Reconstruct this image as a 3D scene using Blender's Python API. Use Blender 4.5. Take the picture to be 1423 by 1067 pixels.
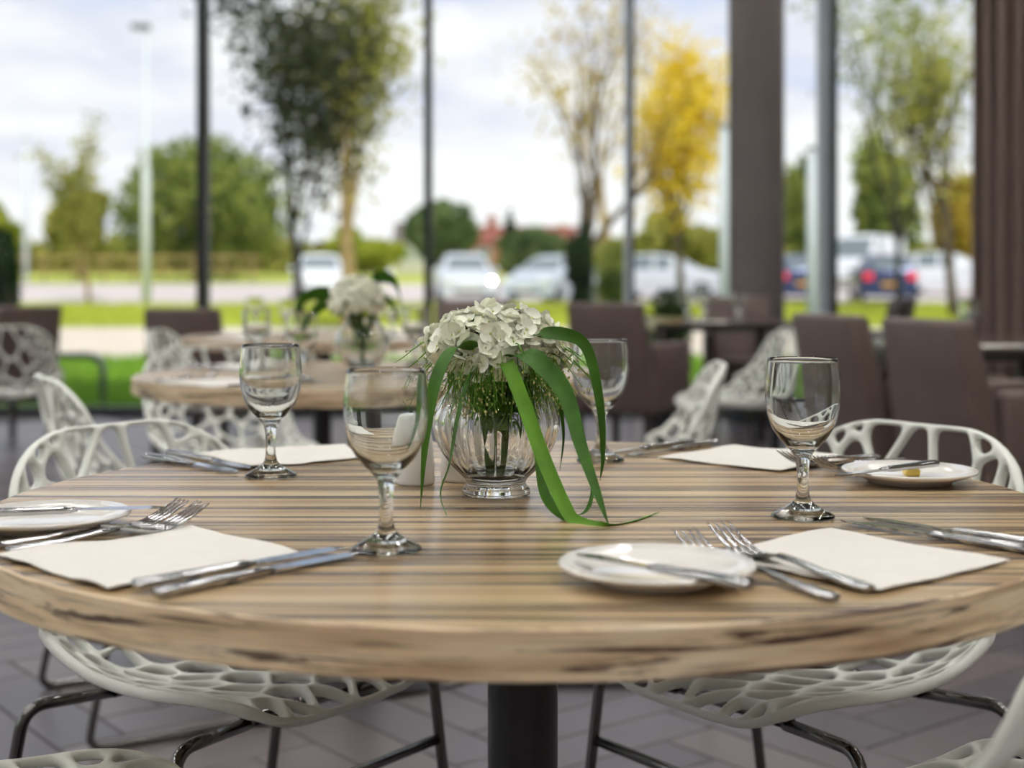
import bpy, bmesh, math, random
from mathutils import Vector, Matrix, noise as mnoise

for o in list(bpy.data.objects):
    bpy.data.objects.remove(o, do_unlink=True)
scene = bpy.context.scene
COL = scene.collection
PI = math.pi
FPX = 50.0 / 36.0 * 1423.0          # focal length in pixels of the 1423 x 1067 frame
CAMZ = 0.997

# ------------------------------------------------------------------ camera
cam_data = bpy.data.cameras.new('camera')
cam = bpy.data.objects.new('camera', cam_data)
COL.objects.link(cam)
cam.location = (0, 0, CAMZ)
cam.rotation_euler = (PI / 2, 0, 0)
cam_data.sensor_width = 36.0
cam_data.lens = 50.0
cam_data.shift_y = -147.5 / 1423.0
cam_data.clip_start = 0.05
cam_data.clip_end = 600
cam_data.dof.use_dof = True
cam_data.dof.focus_distance = 1.56
cam_data.dof.aperture_fstop = 3.4
scene.camera = cam

# ------------------------------------------------------------------ world: broken cloud sky
world = bpy.data.worlds.new('sky')
scene.world = world
world.use_nodes = True
wn, wl = world.node_tree.nodes, world.node_tree.links
wn.clear()
w_out = wn.new('ShaderNodeOutputWorld')
w_bg = wn.new('ShaderNodeBackground')
w_tc = wn.new('ShaderNodeTexCoord')
w_map = wn.new('ShaderNodeMapping')
w_map.inputs['Scale'].default_value = (3.2, 3.2, 11.0)
w_map.inputs['Location'].default_value = (1.7, 0.4, 0.35)
w_n = wn.new('ShaderNodeTexNoise')
w_n.inputs['Scale'].default_value = 1.0
w_n.inputs['Detail'].default_value = 5.0
w_n.inputs['Roughness'].default_value = 0.52
w_r = wn.new('ShaderNodeValToRGB')
e = w_r.color_ramp.elements
e[0].position = 0.34; e[0].color = (0.55, 0.68, 0.95, 1)
e[1].position = 0.56; e[1].color = (1.0, 1.0, 1.0, 1)
m_ = w_r.color_ramp.elements.new(0.45); m_.color = (0.76, 0.78, 0.88, 1)
wl.new(w_tc.outputs['Generated'], w_map.inputs['Vector'])
wl.new(w_map.outputs['Vector'], w_n.inputs['Vector'])
wl.new(w_n.outputs['Fac'], w_r.inputs['Fac'])
wl.new(w_r.outputs['Color'], w_bg.inputs['Color'])
wl.new(w_bg.outputs['Background'], w_out.inputs['Surface'])
w_bg.inputs['Strength'].default_value = 1.12

sun_data = bpy.data.lights.new('sun', 'SUN')
sun_data.energy = 2.5
sun_data.angle = math.radians(3)
sun_data.color = (1.0, 0.95, 0.86)
sun = bpy.data.objects.new('sun', sun_data)
COL.objects.link(sun)
sun.location = (3, -10, 30)
sun.rotation_euler = (math.radians(38), 0, math.radians(14))

vs = scene.view_settings
vs.view_transform = 'Standard'
vs.look = 'None'
vs.gamma = 1.0
vs.exposure = 0.0
vs.use_curve_mapping = False
LAMP_STRENGTH = 122.0

# ------------------------------------------------------------------ materials
def sl(c):
    return tuple(((v / 255.0) / 12.92 if v / 255.0 <= 0.04045 else ((v / 255.0 + 0.055) / 1.055) ** 2.4) for v in c)

MATS = {}
def mat(name, col, rough=0.5, metal=0.0, spec=0.5, var=0.0, vscale=8.0, bump=0.0, bscale=60.0, trans=0.0, ior=1.5, emit=None, estr=0.0, sub=0.0, coat=0.0):
    m = bpy.data.materials.new(name)
    m.use_nodes = True
    nt = m.node_tree
    b = nt.nodes['Principled BSDF']
    b.inputs['Base Color'].default_value = (*col, 1)
    b.inputs['Roughness'].default_value = rough
    b.inputs['Metallic'].default_value = metal
    b.inputs['Specular IOR Level'].default_value = spec
    b.inputs['Transmission Weight'].default_value = trans
    b.inputs['IOR'].default_value = ior
    b.inputs['Coat Weight'].default_value = coat
    if emit:
        b.inputs['Emission Color'].default_value = (*emit, 1)
        b.inputs['Emission Strength'].default_value = estr
    tc = nt.nodes.new('ShaderNodeTexCoord')
    if var > 0:
        n = nt.nodes.new('ShaderNodeTexNoise')
        n.inputs['Scale'].default_value = vscale
        n.inputs['Detail'].default_value = 4
        r = nt.nodes.new('ShaderNodeValToRGB')
        r.color_ramp.elements[0].position = 0.3
        r.color_ramp.elements[1].position = 0.7
        r.color_ramp.elements[0].color = (*[max(0, c * (1 - var)) for c in col], 1)
        r.color_ramp.elements[1].color = (*[min(1, c * (1 + var)) for c in col], 1)
        nt.links.new(tc.outputs['Object'], n.inputs['Vector'])
        nt.links.new(n.outputs['Fac'], r.inputs['Fac'])
        nt.links.new(r.outputs['Color'], b.inputs['Base Color'])
    if bump > 0:
        n2 = nt.nodes.new('ShaderNodeTexNoise')
        n2.inputs['Scale'].default_value = bscale
        n2.inputs['Detail'].default_value = 3
        bp = nt.nodes.new('ShaderNodeBump')
        bp.inputs['Strength'].default_value = bump
        bp.inputs['Distance'].default_value = 0.01
        nt.links.new(tc.outputs['Object'], n2.inputs['Vector'])
        nt.links.new(n2.outputs['Fac'], bp.inputs['Height'])
        nt.links.new(bp.outputs['Normal'], b.inputs['Normal'])
    MATS[name] = m
    return m

def mat_glass(name, ior=1.5, tint=(1, 1, 1), rough=0.0):
    m = bpy.data.materials.new(name); m.use_nodes = True
    nt = m.node_tree; nt.nodes.clear()
    o = nt.nodes.new('ShaderNodeOutputMaterial')
    g = nt.nodes.new('ShaderNodeBsdfGlass')
    g.inputs['IOR'].default_value = ior
    g.inputs['Roughness'].default_value = rough
    g.inputs['Color'].default_value = (*tint, 1)
    nt.links.new(g.outputs[0], o.inputs['Surface'])
    MATS[name] = m
    return m

def mat_pane(name):
    m = bpy.data.materials.new(name); m.use_nodes = True
    nt = m.node_tree; nt.nodes.clear()
    o = nt.nodes.new('ShaderNodeOutputMaterial')
    mix = nt.nodes.new('ShaderNodeMixShader')
    fr = nt.nodes.new('ShaderNodeFresnel'); fr.inputs['IOR'].default_value = 1.45
    t = nt.nodes.new('ShaderNodeBsdfTransparent'); t.inputs['Color'].default_value = (0.96, 0.98, 0.98, 1)
    g = nt.nodes.new('ShaderNodeBsdfGlossy'); g.inputs['Roughness'].default_value = 0.02
    nt.links.new(fr.outputs[0], mix.inputs[0])
    nt.links.new(t.outputs[0], mix.inputs[1])
    nt.links.new(g.outputs[0], mix.inputs[2])
    nt.links.new(mix.outputs[0], o.inputs['Surface'])
    MATS[name] = m
    return m

def mat_leaf(name, c1, c2, trans=0.35):
    """leaves: colour varies leaf patch by leaf patch, light passes through"""
    m = bpy.data.materials.new(name); m.use_nodes = True
    nt = m.node_tree; nt.nodes.clear()
    o = nt.nodes.new('ShaderNodeOutputMaterial')
    tc = nt.nodes.new('ShaderNodeTexCoord')
    n = nt.nodes.new('ShaderNodeTexNoise'); n.inputs['Scale'].default_value = 1.3; n.inputs['Detail'].default_value = 5
    r = nt.nodes.new('ShaderNodeValToRGB')
    r.color_ramp.elements[0].position = 0.35; r.color_ramp.elements[1].position = 0.65
    r.color_ramp.elements[0].color = (*c1, 1); r.color_ramp.elements[1].color = (*c2, 1)
    d = nt.nodes.new('ShaderNodeBsdfDiffuse'); t = nt.nodes.new('ShaderNodeBsdfTranslucent')
    mx = nt.nodes.new('ShaderNodeMixShader'); mx.inputs[0].default_value = trans
    nt.links.new(tc.outputs['Object'], n.inputs['Vector'])
    nt.links.new(n.outputs['Fac'], r.inputs['Fac'])
    nt.links.new(r.outputs['Color'], d.inputs['Color']); nt.links.new(r.outputs['Color'], t.inputs['Color'])
    nt.links.new(d.outputs[0], mx.inputs[1]); nt.links.new(t.outputs[0], mx.inputs[2])
    nt.links.new(mx.outputs[0], o.inputs['Surface'])
    MATS[name] = m
    return m

def mat_zebrano(name, edge=False):
    m = bpy.data.materials.new(name); m.use_nodes = True
    nt = m.node_tree
    b = nt.nodes['Principled BSDF']
    L = nt.links.new
    tc = nt.nodes.new('ShaderNodeTexCoord')
    vec = tc.outputs['Object']
    if edge:
        sp = nt.nodes.new('ShaderNodeSeparateXYZ'); L(vec, sp.inputs[0])
        at = nt.nodes.new('ShaderNodeMath'); at.operation = 'ARCTAN2'
        ng = nt.nodes.new('ShaderNodeMath'); ng.operation = 'MULTIPLY'; ng.inputs[1].default_value = -1.0
        L(sp.outputs['Y'], ng.inputs[0]); L(sp.outputs['X'], at.inputs[0]); L(ng.outputs[0], at.inputs[1])
        cb = nt.nodes.new('ShaderNodeCombineXYZ'); L(at.outputs[0], cb.inputs['X']); L(sp.outputs['Z'], cb.inputs['Y'])
        vec = cb.outputs[0]
    def nz(scale, detail, rough=0.5, dist=0.0):
        mp = nt.nodes.new('ShaderNodeMapping'); mp.inputs['Scale'].default_value = scale
        L(vec, mp.inputs['Vector'])
        n = nt.nodes.new('ShaderNodeTexNoise'); n.inputs['Scale'].default_value = 1.0
        n.inputs['Detail'].default_value = detail; n.inputs['Roughness'].default_value = rough
        n.inputs['Distortion'].default_value = dist
        L(mp.outputs[0], n.inputs['Vector'])
        return n.outputs['Fac']
    def ramp(fac, stops):
        r = nt.nodes.new('ShaderNodeValToRGB')
        while len(r.color_ramp.elements) < len(stops):
            r.color_ramp.elements.new(0.5)
        for el, (p, c) in zip(r.color_ramp.elements, stops):
            el.position = p; el.color = (*c, 1)
        L(fac, r.inputs['Fac'])
        return r.outputs['Color']
    def mix(fac, a, c):
        mx = nt.nodes.new('ShaderNodeMix'); mx.data_type = 'RGBA'
        L(fac, mx.inputs[0]); L(a, mx.inputs[6]); L(c, mx.inputs[7])
        return mx.outputs[2]
    if edge:
        base = ramp(nz((3.2, 60, 1), 4, 0.55, 0.3), [(0.3, sl((184, 154, 118))), (0.5, sl((226, 200, 162))), (0.72, sl((240, 222, 192)))])
        k1 = ramp(nz((3.2, 92, 1), 5, 0.66, 0.7), [(0.54, (0, 0, 0)), (0.60, (0.95, 0.95, 0.95))])
        k2 = ramp(nz((6.0, 230, 1), 3, 0.6, 0.5), [(0.53, (0, 0, 0)), (0.70, (0.6, 0.6, 0.6))])
        dark = nt.nodes.new('ShaderNodeRGB'); dark.outputs[0].default_value = (*sl((78, 54, 44)), 1)
        c = mix(k1, base, dark.outputs[0]); c = mix(k2, c, dark.outputs[0])
        b.inputs['Roughness'].default_value = 0.42
    else:
        base = ramp(nz((0.25, 30, 1), 5, 0.66), [(0.32, sl((132, 106, 80))), (0.5, sl((190, 162, 122))), (0.7, sl((216, 194, 156)))])
        k1 = ramp(nz((0.32, 21, 1), 5, 0.68, 0.12), [(0.50, (0, 0, 0)), (0.545, (0.92, 0.92, 0.92)), (0.575, (0.1, 0.1, 0.1)), (0.66, (0, 0, 0)), (0.70, (0.8, 0.8, 0.8))])
        k2 = ramp(nz((0.55, 62, 1), 4, 0.62, 0.08), [(0.52, (0, 0, 0)), (0.62, (0.78, 0.78, 0.78))])
        dark = nt.nodes.new('ShaderNodeRGB'); dark.outputs[0].default_value = (*sl((54, 38, 34)), 1)
        c = mix(k1, base, dark.outputs[0]); c = mix(k2, c, dark.outputs[0])
        b.inputs['Roughness'].default_value = 0.27
        b.inputs['Specular IOR Level'].default_value = 0.5
    L(c, b.inputs['Base Color'])
    MATS[name] = m
    return m

mat('shell_white', sl((236, 238, 229)), 0.42, var=0.03, vscale=3)
mat('dark_chrome', (0.16, 0.155, 0.15), 0.13, metal=1.0)
mat('steel', (0.46, 0.46, 0.46), 0.12, metal=1.0, var=0.06, vscale=40)
mat('porcelain', sl((240, 236, 228)), 0.12, coat=0.3, var=0.01)
mat('paper', sl((230, 226, 217)), 0.85, var=0.02, vscale=25, bump=0.12, bscale=50)
mat('black_metal', (0.012, 0.011, 0.011), 0.28, metal=0.0, var=0.15)
mat_zebrano('zebrano'); mat_zebrano('zebrano_edge', True)
mat_glass('glass', 1.5, (0.985, 0.995, 0.99)); mat_glass('vase_glass', 1.46, (0.985, 0.99, 0.985))
mat_glass('water', 1.33, (0.985, 0.99, 0.98))
mat_pane('pane_glass')
mat('petal', sl((246, 247, 230)), 0.7, var=0.05, vscale=22, sub=0.1)
mat('petal_bg', sl((214, 212, 180)), 0.7, var=0.06, vscale=22)
mat('floret_eye', sl((206, 208, 128)), 0.7, var=0.05)
mat('blade', sl((56, 98, 20)), 0.5, spec=0.25, var=0.3, vscale=30)
mat('blade_pale', sl((84, 130, 24)), 0.5, spec=0.25, var=0.25, vscale=24)
mat('stem', sl((70, 116, 44)), 0.5, var=0.2, vscale=30)
mat('seed', sl((178, 176, 110)), 0.6, var=0.2, vscale=60)
mat('salt', sl((240, 240, 236)), 0.18, var=0.01)
mat('hole', (0.02, 0.02, 0.02), 0.7, var=0.1)
mat('butter', sl((236, 204, 96)), 0.4, var=0.05)
mat('leather', sl((98, 83, 77)), 0.52, var=0.10, vscale=7, bump=0.10, bscale=160)
mat('leather_dark', sl((60, 54, 54)), 0.55, var=0.10, vscale=7, bump=0.10, bscale=160)
mat('dark_wood', sl((44, 36, 34)), 0.35, var=0.2, vscale=12)
mat('dark_top', sl((88, 74, 70)), 0.14, var=0.12, vscale=9)
mat('tile', sl((98, 91, 95)), 0.34, var=0.12, vscale=2.3, bump=0.03, bscale=30)
mat('tile_b', sl((89, 84, 89)), 0.36, var=0.12, vscale=2.3, bump=0.03, bscale=30)
mat('tile_c', sl((106, 97, 98)), 0.34, var=0.12, vscale=2.3, bump=0.03, bscale=30)
mat('grout', sl((58, 54, 58)), 0.8, var=0.1)
mat('ceiling', sl((104, 99, 96)), 0.9, var=0.02)
mat('wall', sl((150, 138, 128)), 0.9, var=0.03, vscale=1.5)
mat('frame_dark', sl((40, 44, 46)), 0.4, metal=0.3, var=0.08)
mat('frame_alu_sky', sl((192, 200, 212)), 0.35, metal=0.15, var=0.06)  # pale metal, lightened so its colour carries reflected sky
mat('concrete', sl((112, 104, 102)), 0.75, var=0.10, vscale=1.2, bump=0.08, bscale=25)
mat('curtain', sl((142, 124, 117)), 0.9, var=0.08, vscale=12, bump=0.1, bscale=220)
mat('wall_light', sl((226, 218, 208)), 0.9, var=0.03, vscale=1.5)
mat('lamp_trim', sl((230, 230, 228)), 0.4, var=0.02)
mat('lamp_glow', (1, 1, 1), 0.5, emit=(1.0, 0.98, 0.955), estr=LAMP_STRENGTH)
mat('grass', sl((104, 138, 40)), 0.9, var=0.28, vscale=0.7)
mat('grass_far', sl((178, 188, 70)), 0.9, var=0.22, vscale=0.3)
mat('path', sl((216, 204, 188)), 0.9, var=0.08, vscale=0.8)
mat('road', sl((202, 192, 190)), 0.9, var=0.06, vscale=0.5)
mat('grassblade', sl((132, 176, 46)), 0.7, var=0.3, vscale=0.9)
mat('post_white', sl((214, 222, 226)), 0.5, var=0.03)
mat('post_grey', sl((128, 138, 138)), 0.35, metal=0.5, var=0.06)
mat('bark', sl((84, 74, 58)), 0.9, var=0.3, vscale=5, bump=0.3, bscale=15)
mat('bark_pale', sl((150, 130, 84)), 0.9, var=0.25, vscale=3, bump=0.3, bscale=15)
mat('bark_dark', sl((52, 48, 42)), 0.9, var=0.3, vscale=5, bump=0.3, bscale=15)
mat_leaf('leaf_green', sl((74, 98, 48)), sl((172, 180, 96)))
mat_leaf('leaf_deep', sl((66, 92, 58)), sl((128, 146, 92)))
mat_leaf('leaf_olive', sl((120, 128, 56)), sl((188, 184, 100)))
mat_leaf('leaf_yellow', sl((216, 184, 36)), sl((250, 230, 90)))
mat_leaf('leaf_gold', sl((164, 140, 56)), sl((206, 186, 84)))
mat_leaf('leaf_dark', sl((54, 58, 48)), sl((92, 96, 70)))
mat_leaf('leaf_lime', sl((132, 150, 40)), sl((186, 190, 78)))
mat_leaf('conifer', sl((28, 44, 28)), sl((54, 76, 46)))
mat('car_silver', sl((206, 212, 222)), 0.5, metal=0.1, var=0.02)
mat('car_white', sl((226, 230, 236)), 0.5, var=0.02)
mat('car_blue', sl((54, 66, 104)), 0.22, metal=0.3, var=0.05)
mat('car_pale', sl((190, 200, 212)), 0.5, metal=0.1, var=0.02)
mat('car_glass', (0.16, 0.2, 0.22), 0.06, var=0.05)
mat('tyre', (0.02, 0.02, 0.02), 0.8, var=0.2)
mat('glint_glow', (0.9, 0.9, 0.9), 0.1, emit=(1, 1, 1), estr=45.0)  # glow standing in for a sun glint on a car
mat('lens_clear', (0.85, 0.87, 0.9), 0.08, var=0.02)
mat('tail_light', (0.6, 0.02, 0.03), 0.2, var=0.1, emit=(1, 0.05, 0.08), estr=0.6)
mat('plate_yellow', sl((226, 168, 40)), 0.5, var=0.03)
mat('plate_white', sl((238, 238, 238)), 0.5, var=0.02)
mat('brick', sl((160, 104, 86)), 0.9, var=0.15, vscale=3)
mat('roof_tile', sl((140, 82, 70)), 0.9, var=0.15, vscale=2)
mat('render_wall', sl((190, 190, 176)), 0.9, var=0.06)

# ------------------------------------------------------------------ builders
class MB:
    def __init__(self):
        self.v, self.f = [], []
    def add(self, vs_, fs_):
        b = len(self.v)
        self.v += [tuple(p) for p in vs_]
        self.f += [tuple(i + b for i in f) for f in fs_]
        return self
    def box(self, x0, x1, y0, y1, z0, z1):
        return self.add([(x0, y0, z0), (x1, y0, z0), (x1, y1, z0), (x0, y1, z0), (x0, y0, z1), (x1, y0, z1), (x1, y1, z1), (x0, y1, z1)],
                        [(0, 3, 2, 1), (4, 5, 6, 7), (0, 1, 5, 4), (1, 2, 6, 5), (2, 3, 7, 6), (3, 0, 4, 7)])
    def lathe(self, prof, n=32, cx=0, cy=0, closed=False, rib=None, rib_to=9999):
        rings = []
        vs_, fs_ = [], []
        for pi_, (r, z) in enumerate(prof):
            if r < 1e-6:
                rings.append([len(vs_)]); vs_.append((cx, cy, z))
            else:
                ring = []
                for i in range(n):
                    a = 2 * PI * i / n
                    rr = r * (1 + (rib(a, z) if rib and pi_ < rib_to else 0))
                    ring.append(len(vs_)); vs_.append((cx + rr * math.cos(a), cy + rr * math.sin(a), z))
                rings.append(ring)
        seq = list(zip(rings, rings[1:]))
        if closed:
            seq.append((rings[-1], rings[0]))
        for A, B in seq:
            if len(A) == 1 and len(B) == 1:
                continue
            for i in range(n):
                j = (i + 1) % n
                if len(A) == 1:
                    fs_.append((A[0], B[j], B[i]))
                elif len(B) == 1:
                    fs_.append((A[i], A[j], B[0]))
                else:
                    fs_.append((A[i], A[j], B[j], B[i]))
        return self.add(vs_, fs_)
    def tube(self, path, r, n=8, caps=True):
        P = [Vector(p) for p in path]
        rr = r if isinstance(r, (list, tuple)) else [r] * len(P)
        vs_, fs_ = [], []
        prev = None
        for i, p in enumerate(P):
            t = (P[min(i + 1, len(P) - 1)] - P[max(i - 1, 0)])
            t = t.normalized() if t.length > 1e-9 else Vector((0, 0, 1))
            if prev is None:
                a = Vector((0, 0, 1)) if abs(t.z) < 0.9 else Vector((1, 0, 0))
                u = t.cross(a).normalized()
            else:
                u = (prev - t * prev.dot(t))
                u = u.normalized() if u.length > 1e-6 else t.orthogonal().normalized()
            prev = u
            w = t.cross(u)
            for k in range(n):
                ang = 2 * PI * k / n
                vs_.append(tuple(p + (u * math.cos(ang) + w * math.sin(ang)) * rr[i]))
        for i in range(len(P) - 1):
            for k in range(n):
                k2 = (k + 1) % n
                fs_.append((i * n + k, i * n + k2, (i + 1) * n + k2, (i + 1) * n + k))
        if caps:
            fs_.append(tuple(reversed(range(n))))
            fs_.append(tuple(range((len(P) - 1) * n, len(P) * n)))
        return self.add(vs_, fs_)
    def mesh(self, name, mats, smooth=True, fix=True):
        me = bpy.data.meshes.new(name)
        me.from_pydata(self.v, [], self.f)
        if fix:
            bm = bmesh.new(); bm.from_mesh(me)
            bmesh.ops.recalc_face_normals(bm, faces=bm.faces)
            bm.to_mesh(me); bm.free()
        if smooth:
            me.polygons.foreach_set('use_smooth', [True] * len(me.polygons))
        if mats:
            me.materials.append(MATS[mats])
        me.update()
        return me
    def build(self, name, m, parent=None, smooth=True, fix=True, sharp=None, bevel=None, loc=None):
        me = self.mesh(name, m, smooth, fix)
        if bevel:
            bm = bmesh.new(); bm.from_mesh(me)
            eds = [ed for ed in bm.edges if len(ed.link_faces) == 2 and ed.calc_face_angle(0) > 0.5]
            bmesh.ops.bevel(bm, geom=eds, offset=bevel, segments=2, affect='EDGES', profile=0.5)
            bm.to_mesh(me); bm.free()
            me.polygons.foreach_set('use_smooth', [smooth] * len(me.polygons))
        if sharp:
            bm = bmesh.new(); bm.from_mesh(me)
            for ed in bm.edges:
                if len(ed.link_faces) == 2 and ed.calc_face_angle(0) > sharp:
                    ed.smooth = False
            bm.to_mesh(me); bm.free()
        return link(name, me, parent, loc)

def link(name, me, parent=None, loc=None):
    o = bpy.data.objects.new(name, me)
    COL.objects.link(o)
    if parent is not None:
        o.parent = parent
    if loc is not None:
        o.location = loc
    return o

def tag(o, label=None, cat=None, group=None, kind=None):
    if label: o['label'] = label
    if cat: o['category'] = cat
    if group: o['group'] = group
    if kind: o['kind'] = kind
    return o

def thing(name, label, cat, loc=(0, 0, 0), rz=0.0, group=None, kind=None):
    o = bpy.data.objects.new(name, None)
    COL.objects.link(o)
    o.empty_display_size = 0.05
    o.location = loc
    o.rotation_euler = (0, 0, rz)
    return tag(o, label, cat, group, kind)

CHILDREN = {}
def kids(o):
    return [c for c in bpy.data.objects if c.parent == o]

def copy_tree(o, label, loc=None, rz=None, group=None, parent=None, scale=None):
    c = o.copy(); COL.objects.link(c)
    if parent is not None: c.parent = parent
    if label: c['label'] = label
    if group: c['group'] = group
    if loc is not None: c.location = loc
    if rz is not None: c.rotation_euler = (0, 0, rz)
    if scale is not None: c.scale = (scale,) * 3
    for ch in kids(o):
        copy_tree(ch, None, parent=c)
    return c

def fillet(pts, r, n=5):
    P = [Vector(p) for p in pts]
    out = [P[0]]
    for a, b, c in zip(P, P[1:], P[2:]):
        d1 = (a - b); d2 = (c - b)
        k = min(r, d1.length * 0.45, d2.length * 0.45)
        p1 = b + d1.normalized() * k; p2 = b + d2.normalized() * k
        for i in range(n + 1):
            t = i / n
            out.append(p1 * (1 - t) ** 2 + b * 2 * t * (1 - t) + p2 * t ** 2)
    out.append(P[-1])
    return out

def spline(pts, n=8):
    """Catmull-Rom through the points"""
    P = [Vector(p) for p in pts]
    P = [P[0] * 2 - P[1]] + P + [P[-1] * 2 - P[-2]]
    out = []
    for i in range(1, len(P) - 2):
        for k in range(n):
            t = k / n
            a, b, c, d = P[i - 1], P[i], P[i + 1], P[i + 2]
            out.append(0.5 * ((2 * b) + (c - a) * t + (2 * a - 5 * b + 4 * c - d) * t * t + (3 * b - a - 3 * c + d) * t ** 3))
    out.append(P[-2])
    return out

def at(u, v, d):
    """photograph position and distance -> a point in the room"""
    return Vector(((u - 711.5) / FPX * d, d, CAMZ - (v - 386.0) / FPX * d))

def ray_angle(x, y):
    return math.atan2(y, x)

# ================================================================== THE ROOM
ROOM_X0, ROOM_X1, ROOM_Y0, ROOM_Y1, ROOM_H = -7.5, 4.6, -5.0, 10.4, 3.9

tag(MB().box(ROOM_X0 - 0.2, ROOM_X1 + 0.2, ROOM_Y0 - 0.2, ROOM_Y1 + 0.06, -0.12, -0.012).build('floor', 'grout', smooth=False),
    kind='structure')
floor_o = bpy.data.objects['floor']
# herringbone tiles: the 300 seen largest one by one, the rest joined
TL, TW, GAP, TH = 0.60, 0.15, 0.006, 0.012
tile_meshes = []
for k, mname in enumerate(('tile', 'tile_b', 'tile_c')):
    mb = MB(); g, b_ = GAP / 2, 0.0025
    x0, x1, y0, y1 = g, TL - g, g, TW - g
    mb.add([(x0, y0, 0), (x1, y0, 0), (x1, y1, 0), (x0, y1, 0), (x0, y0, TH - b_), (x1, y0, TH - b_), (x1, y1, TH - b_), (x0, y1, TH - b_),
            (x0 + b_, y0 + b_, TH), (x1 - b_, y0 + b_, TH), (x1 - b_, y1 - b_, TH), (x0 + b_, y1 - b_, TH)],
           [(0, 1, 5, 4), (1, 2, 6, 5), (2, 3, 7, 6), (3, 0, 4, 7), (4, 5, 9, 8), (5, 6, 10, 9), (6, 7, 11, 10), (7, 4, 8, 11), (8, 9, 10, 11)])
    tile_meshes.append(mb.mesh('tile', mname, smooth=False))
rng = random.Random(5)
HB = math.radians(38)
cells = []
NR = int(TL / TW)
for i in range(-110, 111):
    for j in range(-22, 23):
        # horizontal and vertical members of a herringbone step
        ox, oy = i * TW - j * TL, i * TW + j * TL
        cells.append((ox, oy, 0.0))
        cells.append((ox, oy + TW, PI / 2))
tiles = []
seen = set()
for (ox, oy, rot) in cells:
    if rot == 0.0:
        lx, ly, rz = ox, oy, 0.0
        cxl, cyl = ox + TL / 2, oy + TW / 2
    else:
        lx, ly, rz = ox + TW, oy, PI / 2
        cxl, cyl = ox + TW / 2, oy + TL / 2
    key = (round(cxl, 3), round(cyl, 3), rot)
    if key in seen: continue
    seen.add(key)
    c, s = math.cos(HB), math.sin(HB)
    wx, wy = c * cxl - s * cyl, s * cxl + c * cyl + 3.0
    if not (ROOM_X0 + 0.35 < wx < ROOM_X1 - 0.35 and ROOM_Y0 + 0.35 < wy < ROOM_Y1 - 0.4): continue
    px, py = c * lx - s * ly, s * lx + c * ly + 3.0
    tiles.append((wx, wy, px, py, HB + rz))
def tile_vis(t):
    wx, wy = t[0], t[1]
    if wy < 2.7: return 100 - wy
    u = 711.5 + wx / wy * FPX
    out = 0 if -20 < u < 1443 else 100
    return wy + out
tiles.sort(key=tile_vis)
for t in tiles[:300]:
    o = link('tile', tile_meshes[rng.randrange(3)], floor_o, (t[2], t[3], -0.012))
    o.rotation_euler = (0, 0, t[4])
mb = MB()
base_t = tile_meshes[0]
bv = [v.co.copy() for v in base_t.vertices]; bf = [tuple(p.vertices) for p in base_t.polygons]
for t in tiles[300:]:
    M = Matrix.Translation((t[2], t[3], -0.012)) @ Matrix.Rotation(t[4], 4, 'Z')
    mb.add([M @ v for v in bv], bf)
rest = mb.build('tiles', 'tile', floor_o, smooth=False, fix=False)
rest['kind'] = 'stuff'

tag(MB().box(ROOM_X0 - 0.2, ROOM_X1 + 0.2, ROOM_Y0 - 0.2, ROOM_Y1 + 0.9, ROOM_H, ROOM_H + 0.25).build('ceiling', 'ceiling', smooth=False), kind='structure')
tag(MB().box(ROOM_X1, ROOM_X1 + 0.2, ROOM_Y0 - 0.2, ROOM_Y1 + 0.05, -0.1, ROOM_H).build('wall_right', 'wall', smooth=False), kind='structure')
tag(MB().box(ROOM_X0 - 0.2, ROOM_X1, ROOM_Y0 - 0.2, ROOM_Y0, -0.1, ROOM_H).build('wall_back', 'wall_light', smooth=False), kind='structure')

# glazed far wall: mullion positions read from the photograph at the wall's distance
def wx_(u, d=ROOM_Y1): return (u - 711.5) / FPX * d
mull = [(-7.42, .07), (-5.62, .07), (-3.93, .07), (wx_(283.5), .07), (wx_(595.5), .055), (wx_(874), .06), (wx_(1148), .12), (wx_(1148) + 1.48, .06), (4.53, .06)]
for i, (x, w) in enumerate(mull):
    name = 'trim_%d' % (i + 1)
    o = MB().box(x - w / 2, x + w / 2, ROOM_Y1 - 0.10, ROOM_Y1 + 0.06, 0.0, ROOM_H).build(name, 'frame_alu_sky' if i in (5, 6) else 'frame_dark', smooth=False, bevel=0.004)  # two mullions made paler: their sky-lit side is put into the colour
    tag(o, kind='structure')
    MB().box(x - w * (0.36 if i not in (5, 6) else -0.1), x + w * (0.36 if i not in (5, 6) else 0.5), ROOM_Y1 - 0.112, ROOM_Y1 - 0.10, 0.0, ROOM_H).build('cover_tone_strip', 'frame_dark', o, smooth=False)  # on the two pale mullions this strip paints the dark right side
    if i == 6:
        MB().box(x - w * 0.5, x - w * 0.12, ROOM_Y1 - 0.125, ROOM_Y1 - 0.10, 0.0, ROOM_H).build('cover_tone_strip', 'frame_alu_sky', o, smooth=False)  # added pale strip painting the sky-lit left side
for i in range(len(mull) - 1):
    xa, xb = mull[i][0] + mull[i][1] / 2, mull[i + 1][0] - mull[i + 1][1] / 2
    mb = MB().box(xa, xb, ROOM_Y1 - 0.06, ROOM_Y1 + 0.04, 0.0, 0.055)
    mb.box(xa, xb, ROOM_Y1 - 0.06, ROOM_Y1 + 0.04, ROOM_H - 0.10, ROOM_H)
    w = tag(mb.build('window_%d' % (i + 1), 'frame_dark', smooth=False), kind='structure')
    MB().add([(xa, ROOM_Y1, 0.055), (xb, ROOM_Y1, 0.055), (xb, ROOM_Y1, ROOM_H - 0.1), (xa, ROOM_Y1, ROOM_H - 0.1)], [(0, 1, 2, 3)]).build('pane', 'pane_glass', w, smooth=False)
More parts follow.
